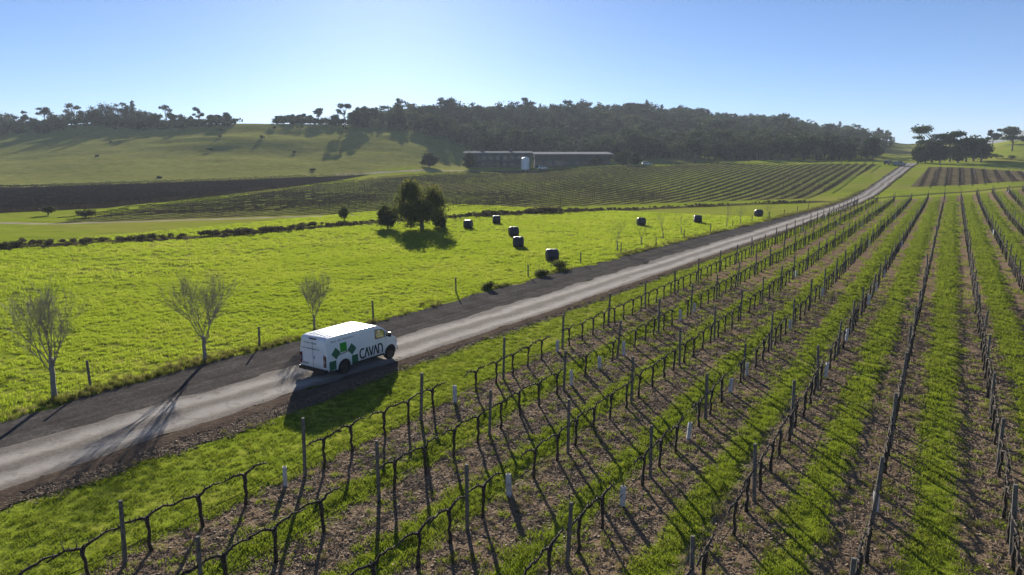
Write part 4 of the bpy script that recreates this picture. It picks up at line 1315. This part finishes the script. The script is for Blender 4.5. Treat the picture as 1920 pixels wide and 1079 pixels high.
# crest of the hillside on the left: each tree told apart against the sky
ridge = [(8, 425, 8, 'dome', 'D'), (40, 435, 7, 'dome', 'G'), (86, 430, 7.5, 'dome', 'D'), (102, 445, 8.5, 'dome', 'D'), (186, 452, 8, 'dome', 'D'), (228, 455, 8.5, 'dome', 'D'), (262, 458, 8, 'dome', 'D'), (292, 458, 7, 'dome', 'D'), (30, 476, 9, 'round', 'D'), (72, 460, 7.5, 'round', 'D'), (108, 476, 9.5, 'round', 'D'), (134, 474, 8.5, 'round', 'G'), (163, 478, 10, 'round', 'D'), (192, 474, 11, 'round', 'D'), (222, 476, 11.5, 'round', 'D'), (248, 478, 9.5, 'round', 'D'), (270, 474, 9, 'round', 'G'), (298, 476, 8, 'round', 'D'), (331, 476, 7, 'round', 'D'), (362, 474, 5.5, 'round', 'D'), (415, 472, 6, 'round', 'D'), (536, 480, 6, 'round', 'D'), (560, 484, 7, 'round', 'D'), (586, 484, 6.5, 'round', 'D'), (632, 470, 7, 'round', 'D'), (664, 466, 9, 'round', 'D'), (-20, 455, 12, 'round', 'D'), (14, 462, 11, 'round', 'G'), (52, 470, 10, 'gum', 'D'), (92, 470, 12, 'gum', 'D'), (120, 440, 8, 'round', 'D'), (147, 470, 14, 'gum', 'D'), (178, 462, 9.5, 'round', 'D'),
         (207, 466, 13, 'round', 'D'), (238, 470, 13.5, 'gum', 'D'), (257, 468, 15, 'cone', 'D'), (283, 462, 10, 'round', 'G'), (318, 468, 12, 'gum', 'D'), (346, 470, 7, 'round', 'D'), (378, 480, 10, 'gum', 'D'),
         (400, 470, 6, 'round', 'D'), (430, 455, 7, 'round', 'D'), (525, 478, 5.5, 'round', 'D'), (548, 480, 7, 'round', 'D'), (572, 482, 7.5, 'gum', 'D'), (600, 480, 10, 'gum', 'D'), (650, 452, 14, 'gum', 'D'), (680, 470, 12, 'gum', 'D')]
LM = {'D': M_LEAF_D, 'G': M_LEAF_G, 'E': M_LEAF_E}
KN = {'dome': 'low spreading', 'gum': 'open crowned', 'round': 'dense rounded', 'cone': 'tall narrow'}
ridge.sort()
vis_n = 0
for i, (px, Y, h, kind, lm) in enumerate(ridge):
    X, Y = atY(px, Y)
    vis_n += px > 0
    lab = 'dark %s tree, %s from the left along the crest of the hillside' % (KN[kind], ordinal(max(vis_n, 1))) if px > 0 else 'dark dense rounded tree cut off by the left edge on the hill crest'
    make_tree('crest_tree', X, Y, h * 1.05, kind, 500 + i, LM[lm], lab, 1000, 0.5, 1.4 if kind in ('round', 'dome') else 1.0, group='trees on the hill crest')

# forest: protos shared by thousands of points, reads as one mass
def forest_proto(kind, seed, mat, n=420, leaf=0.75):
    tr, blobs = tree_shape(kind, seed); h = 15.0; wide = 1.15
    S = np.array([h * wide, h * wide, h])
    Vt = np.array([tuple(np.array(p) * S) for p in tr.v]); Ft = []
    for f in tr.f:
        if len(f) == 4: Ft.append(f)
        else:
            for k in range(1, len(f) - 1, 1): Ft.append((f[0], f[k], f[k + 1], f[k + 1]))
    blobs = [(np.array(c) * S, np.array(q) * S) for c, q in blobs]
    V, F = leaf_cloud(blobs, n, leaf, seed + 5)
    me = bpy.data.meshes.new('forest_tree')
    me.from_pydata([tuple(v) for v in V] + [tuple(v) for v in Vt], [], [tuple(f) for f in F.tolist()] + [tuple(dict.fromkeys(q + len(V) for q in f)) for f in Ft])
    me.materials.append(mat); me.materials.append(M_TRUNK)
    me.polygons.foreach_set('material_index', [0] * len(F) + [1] * len(Ft))
    me.update()
    return me
FP = [forest_proto('gum', 700, M_LEAF_G), forest_proto('gum', 701, M_LEAF_D), forest_proto('gum', 702, M_LEAF_G), forest_proto('round', 703, M_LEAF_D), forest_proto('round', 704, M_LEAF_G), forest_proto('gum', 705, M_LEAF_D), forest_proto('cone', 706, M_LEAF_D)]
edge_px = [(690, 247), (730, 246), (800, 262), (850, 280), (880, 292), (1000, 302), (1150, 305), (1300, 304), (1500, 303), (1655, 302)]
edge_xy = [at(*q) for q in edge_px]
edge_a = np.array([x / y for x, y in edge_xy]); edge_Y = np.array([y for x, y in edge_xy])
n = 5200
a = rng.uniform(edge_a[0] - 0.02, 0.53, n); Y = rng.uniform(330, 760, n)
X = a * Y
lo = np.interp(a, edge_a, edge_Y) + 2
hi = np.interp(a, [-.25, 0, .3, .45, .53], [620, 690, 720, 700, 640])
keep = (Y > lo) & (Y < hi) & (rng.random(n) < np.interp(Y, [330, 760], [0.45, 1.0])) & (rng.random(n) < np.interp(a, [.40, .50, .53], [1, .55, .25]))
keep &= _vn(X / 14, Y / 14, 98) > -0.62
keep &= ~((X > -26) & (X < 54) & (Y < 368))
X, Y = X[keep], Y[keep]
scatter('forest', np.stack([X, Y, zt(X, Y) - 0.3], -1), rng.uniform(0, 6.28, len(X)), (rng.uniform(0.45, 0.95, len(X)) + 0.22 * _vn(X / 22, Y / 22, 99) + (rng.random(len(X)) < .05) * .25) * np.interp(X / Y, [-.2, .4, .5], [.95, .95, .7]), rng.integers(0, 7, len(X)), FP,
        'dense dark eucalypt wood covering the hill behind the winery', 'forest')

# trees that stand out of the wood or stand apart on the right
solo = [(1474, 470, 19, 'cone', 'D', 1.0, 'tall dark tree rising above the wood right of centre'),
        (1305, 352, 14, 'round', 'D', 1.1, 'broad very dark tree at the front edge of the wood'),
        (1636, 335, 11.5, 'round', 'D', 0.9, 'dark rounded tree at the right end of the wood by the parked cars'),
        (1592, 338, 9, 'round', 'G', 1.1, 'olive rounded tree at the edge of the wood near its right end'),
        (838, 560, 16, 'gum', 'D', 1.0, 'tall skyline tree, left one above the winery'),
        (985, 600, 16, 'gum', 'D', 1.0, 'tall skyline tree, right one above the winery'),
        (804, 322, 7.5, 'round', 'D', 1.2, 'dark clump of tree on the grass left of the winery'),
        (880, 322, 7.5, 'round', 'D', 0.9, 'dark tree against the left end of the winery'),
        (1168, 330, 7.0, 'round', 'G', 1.4, 'low bushy tree against the right end of the winery shed'),
        (1192, 334, 6.0, 'round', 'D', 1.4, 'low dark tree just right of the winery shed'),
        (1120, 331, 3.6, 'round', 'D', 1.6, 'low dark bushy tree in front of the winery shed'),
        (1748, 318, 16.5, 'gum', 'G', 1.15, 'tallest gum tree with open layered crown right of the road end'),
        (1782, 322, 14, 'gum', 'G', 1.1, 'second tallest gum tree just right of the tallest one'),
        (1722, 310, 8, 'round', 'G', 1.0, 'low dark tree left of the tall gums, beside the road end'),
        (1812, 318, 12, 'round', 'G', 1.0, 'dense gum tree in the middle of the right hand clump'),
        (1840, 312, 10, 'round', 'D', 1.1, 'very dark rounded tree at the right end of the clump'),
        (1763, 306, 8, 'round', 'D', 1.1, 'dark bushy tree in front of the tall gums'),
        (1797, 308, 8.5, 'round', 'G', 1.2, 'bushy olive tree at the foot of the right hand clump'),
        (1826, 322, 11, 'round', 'G', 1.2, 'rounded tree behind the very dark one in the right hand clump'),
        (1736, 312, 9, 'round', 'D', 1.2, 'dark rounded tree under the left side of the tallest gum'),
        (1858, 415, 10, 'gum', 'D', 0.9, 'small lone tree on the skyline at the right'),
        (1896, 365, 12, 'gum', 'G', 1.1, 'spreading gum tree on the green slope near the right edge'),
        (1938, 370, 11, 'gum', 'G', 1.1, 'gum tree cut off by the right edge')]
for i, (px, Y, h, kind, lm, wd, lab) in enumerate(solo):
    X, Y = atY(px, Y)
    make_tree('gum_tree' if kind == 'gum' else 'dark_tree', X, Y, h, kind, 800 + i, LM[lm], lab, 2600, 0.48, wd * (1.2 if kind == 'gum' else 1.3))

# shrubs: dots on the hillside, weeds by the fence, scrub along the ditch
shr = [(183, 295, 1.1, 'tiny dark shrub on the hillside at the left, above the dark vines'), (207, 268, 1.0, 'tiny dark shrub high on the hillside at the left'), (394, 284, 1.8, 'dark shrub in the middle of the hillside'),
       (490, 261, 2.2, 'dark shrub high on the hillside below the crest'), (563, 243, 3.0, 'large dark shrub just below the crest'), (553, 288, 1.2, 'small dark shrub low on the hillside, left of a pair'),
       (638, 285, 1.3, 'small dark shrub low on the hillside, right of a pair'), (585, 322, 1.6, 'flat dark shrub at the foot of the hillside'), (300, 335, 1.0, 'faint small shrub at the lower edge of the hillside'),
       (412, 258, 1.2, 'small shrub below the trees on the upper hillside')]
for i, (px, py, h, lab) in enumerate(shr):
    x, y = at(px, py); make_tree('shrub', x, y, h, 'shrub', 900 + i, M_LEAF_D, lab, 260, 0.28, 1.3, 'shrub', 'shrubs dotted over the hillside')
for i, (px, py, h, w_, lab) in enumerate([(1012, 519, 0.9, 1.3, 'grey-green weedy shrub on the fence line, left of two below the nearest bale'), (1052, 506, 1.2, 1.4, 'grey-green weedy shrub on the fence line, right of two below the nearest bale'),
                                      (915, 545, 0.8, 1.2, 'low dark green weed clump by the fence ahead of the van'), (90, 405, 2.0, 1.1, 'pale bush beside the farm track at the far left'), (160, 408, 1.6, 1.4, 'dark low bush beside the farm track at the left'),
                                      (646, 415, 2.8, 0.6, 'thin dark upright shrub by the ditch left of the paddock tree'), (1870, 298, 2.4, 1.2, 'dark low shrub on the green slope, left of two by the right edge'), (1896, 300, 2.2, 1.4, 'dark low shrub on the green slope, right of two by the right edge')]):
    x, y = at(px, py); make_tree('shrub', x, y, h, 'shrub', 930 + i, M_LEAF_E if i not in (3,) else M_SCRUB, lab, 700, 0.10 if i < 3 else 0.2, w_, 'shrub')

def scrub_proto(seed):
    tr, blobs = tree_shape('shrub', seed)
    V, F = leaf_cloud([(np.array(c), np.array(q)) for c, q in blobs], 160, 0.11, seed)
    return fast_mesh('scrub', V, F, M_SCRUB)
D = smooth_path(DITCH, 1.0)
m_ = 1100
u = rng.integers(0, len(D), m_); X = D[u, 0] + rng.normal(0, 1.1, m_); Y = D[u, 1] + rng.normal(0, 0.9, m_)
k = (_vn(X / 7, Y / 7, 91) + rng.uniform(-.4, .4, m_) > -0.22)
big = 1 + 0.9 * np.exp(-((X - 7) / 6.0) ** 2) + 0.8 * np.exp(-((X + 4) / 3.0) ** 2) + 0.5 * (X < -30)
X, Y, big = X[k], Y[k], big[k]
SCRUBS = [scrub_proto(960 + i) for i in range(4)]
HSCRUB = [fast_mesh('hill_scrub', *leaf_cloud([(np.array(c), np.array(q)) for c, q in tree_shape('shrub', 980 + i)[1]], 130, 0.14, 990 + i), M_LEAF_D) for i in range(3)]
hx = np.concatenate([rng.uniform(-60, 445, 520), rng.uniform(515, 690, 180)]); hY = np.interp(hx, [-40, 220, 430, 640], [468, 462, 452, 470]) + rng.normal(2, 11, len(hx))
hX = (hx - 960) / 1352 * hY; kk = _vn(hX / 16, hY / 16, 95) + rng.uniform(-.5, .5, len(hX)) > -0.25
scatter('hilltop_scrub', np.stack([hX[kk], hY[kk], zt(hX[kk], hY[kk])], -1), rng.uniform(0, 6.28, kk.sum()), rng.uniform(1.8, 5.2, kk.sum()), rng.integers(0, 3, kk.sum()), HSCRUB,
        'dark undergrowth between the trees on the hill crest', 'scrub')
scatter('ditch_scrub', np.stack([X, Y, zt(X, Y)], -1), rng.uniform(0, 6.28, len(X)), rng.uniform(0.25, 0.65, len(X)) * big, rng.integers(0, 4, len(X)), SCRUBS,
        'brown scrub and rushes along the ditch behind the paddock', 'scrub')

# ------------------------------------------------------------------ winery buildings
M_WALL = mat_noise('dark_cladding', (0.055, 0.062, 0.070), (0.085, 0.092, 0.10), 0.6, 0.8, 0.2, 0.02)
M_WALL2 = mat_noise('shed_cladding', (0.07, 0.075, 0.08), (0.11, 0.115, 0.12), 0.5, 0.8, 0.2, 0.02)
M_ROOF = mat_noise('zinc_roof', (0.25, 0.25, 0.25), (0.33, 0.325, 0.32), 0.5, 1.0, 0, spec=0.0)
M_PANE = mat_noise('window_pane', (0.02, 0.028, 0.036), (0.05, 0.065, 0.08), 0.8, 0.1, 0, spec=0.6)
M_CONC = mat_noise('concrete_band', (0.09, 0.095, 0.10), (0.13, 0.135, 0.14), 1.0, 0.8, 0)
M_TANK = mat_noise('white_tank', (0.72, 0.73, 0.74), (0.82, 0.82, 0.82), 0.6, 0.45, 0)
def winery():
    Y0 = 338.0
    x0, x1 = (873 - 960) / 1352 * Y0, (994 - 960) / 1352 * Y0
    zb = min(zs(x0, Y0), zs(x1, Y0)) - 0.5; W = x1 - x0; Hh = 7.3
    r = empty('winery_building', ((x0 + x1) / 2, Y0, zb))
    tag(r, 'dark two storey winery building with banded front below the wood', 'building')
    w = MB().box((0, 7, Hh / 2), (W, 14, Hh)).build('wall', M_WALL, r)
    rf = MB(); rf.prism([(-1.2, Hh), (7, Hh + .7), (15.2, Hh), (15.2, Hh + .3), (7, Hh + 1.0), (-1.2, Hh + .3)], lambda a, b, d: (-W / 2 - 1 + d, a, b), W + 2); ro = rf.build('roof', M_ROOF, r)
    for x in (-W / 4, W / 5): MB().box((x, 5, Hh + 1.2), (1.6, 1.6, 1.2)).build('roof_vent', M_WALL, ro)
    for z in (3.6, 3.6 + 3.4): MB().box((0, -0.5, z), (W, 1.05, 0.35)).build('balcony_slab', M_CONC, r)
    for i in range(9):
        x = -W / 2 + 1.7 + i * (W - 3.4) / 8
        for z in (1.9, 5.3):
            f = MB().box((x, -0.03, z), (2.1, 0.12, 2.0)).build('window', M_CONC, r)
            MB().box((x, -0.10, z), (1.8, 0.06, 1.7)).build('pane', M_PANE, f)
        if i % 2 == 0: MB().box((x + 1.6, -0.95, 3.4), (0.25, 0.25, 6.8)).build('column', M_CONC, r)
    x0, x1 = (1000 - 960) / 1352 * Y0, (1150 - 960) / 1352 * Y0
    zb = min(zs(x0, Y0), zs(x1, Y0)) - 0.4; W = x1 - x0; Hh = 6.6
    r = empty('winery_shed', ((x0 + x1) / 2, Y0 + 2, zb))
    tag(r, 'long low winery shed with a pale roof edge right of the two storey building', 'building')
    MB().box((0, 9, Hh / 2), (W - 1.5, 16, Hh)).build('wall', M_WALL2, r)
    MB().prism([(-2.6, Hh - .05), (17.5, Hh + 1.1), (17.5, Hh + 1.4), (-2.6, Hh + .38)], lambda a, b, d: (-W / 2 + d, a, b), W).build('roof', M_ROOF, r)
    for i in range(8):
        x = -W / 2 + 2.6 + i * (W - 5.2) / 7
        MB().box((x - 2.2, -2.2, Hh / 2 - .1), (0.22, 0.22, Hh - .2)).build('column', M_CONC, r)
        if i in (1, 2, 5, 6):
            d = MB().box((x, 0.97, 2.0), (3.6, 0.14, 4.0)).build('shed_door', M_CONC, r); MB().box((x, 0.88, 2.0), (3.2, 0.06, 3.7)).build('door_panel', M_PANE, d)
        else:
            f = MB().box((x, 0.97, 2.6), (3.0, 0.12, 1.7)).build('window', M_CONC, r); MB().box((x, 0.90, 2.6), (2.7, 0.06, 1.4)).build('pane', M_PANE, f)
    X, Y = (985 - 960) / 1352 * 328.0, 328.0
    t = empty('storage_tank', (X, Y, zs(X, Y) - 0.1)); tag(t, 'white upright storage tank in front of the winery buildings', 'tank')
    MB().tube([(0, 0, 0), (0, 0, .2), (0, 0, 5.0), (0, 0, 5.1)], [1.85, 1.85, 1.85, 1.8], 24).build('tank_shell', M_TANK, t, False)
    MB().tube([(0, 0, 5.1), (0, 0, 5.7)], [1.8, .3], 24).build('tank_lid', M_TANK, t, False)
    MB().tube([(-1.95, -.4, .3), (-1.95, -.4, 5.2)], [.06, .06], 6).build('pipe', M_CONC, t)
winery()

# ------------------------------------------------------------------ parked cars in the distance
def car(name, X, Y, rz, mat, label, suv=True):
    r = empty(name, (X, Y, zs(X, Y) + 0.02), rz); tag(r, label, 'car')
    h = 1.72 if suv else 1.46
    body = [(-2.2, .35), (2.2, .35), (2.25, .62), (2.15, .88), (1.15, 1.0), (-2.1, 1.02), (-2.28, .8)]
    cab = [(1.1, 1.0), (.35, h - .06), (-.1, h), (-1.5, h), (-1.95, h - .1), (-2.12, 1.0)]
    MB().prism(body, lambda a, b, d: (a, -.9 + d, b), 1.8).build('body', mat, r)
    MB().prism(cab, lambda a, b, d: (a, -.8 + d, b), 1.6).build('cabin', mat, r)
    for sg in (-1, 1):
        MB().prism([(.85, 1.06), (.25, h - .14), (-1.5, h - .14), (-1.75, 1.06)], lambda a, b, d: (a, sg * (.802 + d), b), .01).build('side_window', M_PANE, r)
        for x in (-1.4, 1.4):
            w = MB().tube([(x, sg * .72, .34), (x, sg * .93, .34)], [.34, .34], 16).build('wheel', M_TYRE, r); MB().tube([(x, sg * .93, .34), (x, sg * .945, .34)], [.2, .2], 12).build('rim', M_RIM, w)
        MB().box((-2.26, sg * .72, .82), (.06, .26, .16)).build('tail_light', M_RED, r)
        MB().box((2.2, sg * .68, .72), (.08, .3, .14)).build('headlight', M_LAMP, r)
    MB().add([(1.10, -.7, 1.03), (1.10, .7, 1.03), (.40, .68, h - .1), (.40, -.68, h - .1)], [(0, 1, 2, 3)]).build('windscreen', M_PANE, r)
    MB().add([(-2.135, -.7, 1.06), (-2.135, .7, 1.06), (-1.99, .66, h - .16), (-1.99, -.66, h - .16)], [(3, 2, 1, 0)]).build('rear_window', M_PANE, r)
M_BLUEP = mat_noise('blue_grey_paint', (0.14, 0.19, 0.26), (0.18, 0.23, 0.30), 1, 0.3, 0, spec=0.5, coat=0.5)
M_DARKP = mat_noise('dark_blue_paint', (0.02, 0.03, 0.05), (0.03, 0.04, 0.065), 1, 0.3, 0, spec=0.5, coat=0.5)
for px, Y, rz, mt, lab in [(1668, 283, 0.5, M_DARKP, 'dark blue car parked at the end of the road, left of two'), (1688, 279, 0.25, M_BLUEP, 'blue-grey car parked at the end of the road, right of two'),
                           (1018, 326, 0.1, M_TANK, 'white car parked beside the storage tank'), (1213, 336, -0.1, M_TANK, 'white car parked alone right of the winery shed')]:
    X, Y = atY(px, Y); car('parked_car', X, Y, rz, mt, lab)

# ------------------------------------------------------------------ far mountain and the air
def mountain():
    xs = np.linspace(1200, 2100, 60); V, F = [], []
    hs = 18 + 95 * np.exp(-((xs - 1640) / 260) ** 2) + 45 * np.exp(-((xs - 1900) / 120) ** 2) + 8 * _vn(xs / 60, xs * 0, 5)
    prof = [(-380, 0.0), (-240, .35), (-110, .8), (0, 1.0), (140, .75), (330, 0.0)]
    for x, h in zip(xs, hs):
        for d, f in prof: V.append((x, 2150 + d + 30 * math.sin(x / 90), -2 + h * f + 6 * math.sin(x / 37 + d / 50) * f))
    m_ = len(prof)
    for i in range(len(xs) - 1):
        for k in range(m_ - 1): F.append((i * m_ + k, (i + 1) * m_ + k, (i + 1) * m_ + k + 1, i * m_ + k + 1))
    o = MB().add(V, F).build('hills', mat_noise('far_bush', (0.03, 0.042, 0.02), (0.06, 0.07, 0.03), 0.01, 0.95, 0), None, True)
    tag(o, kind='structure')
mountain()

def haze():
    m, nt, out = newmat('haze_air')
    v = nt.nodes.new('ShaderNodeVolumePrincipled')
    v.inputs['Color'].default_value = (0.78, 0.88, 1.0, 1); v.inputs['Density'].default_value = HAZE
    v.inputs['Anisotropy'].default_value = 0.0
    nt.links.new(v.outputs[0], out.inputs['Volume'])
    o = MB().box((0, 0, 60), (6900, 6900, 170)).build('haze', m)
    tag(o, 'thin bluish haze filling the air of the valley', 'haze', kind='stuff')
HAZE = 0.00022
haze()
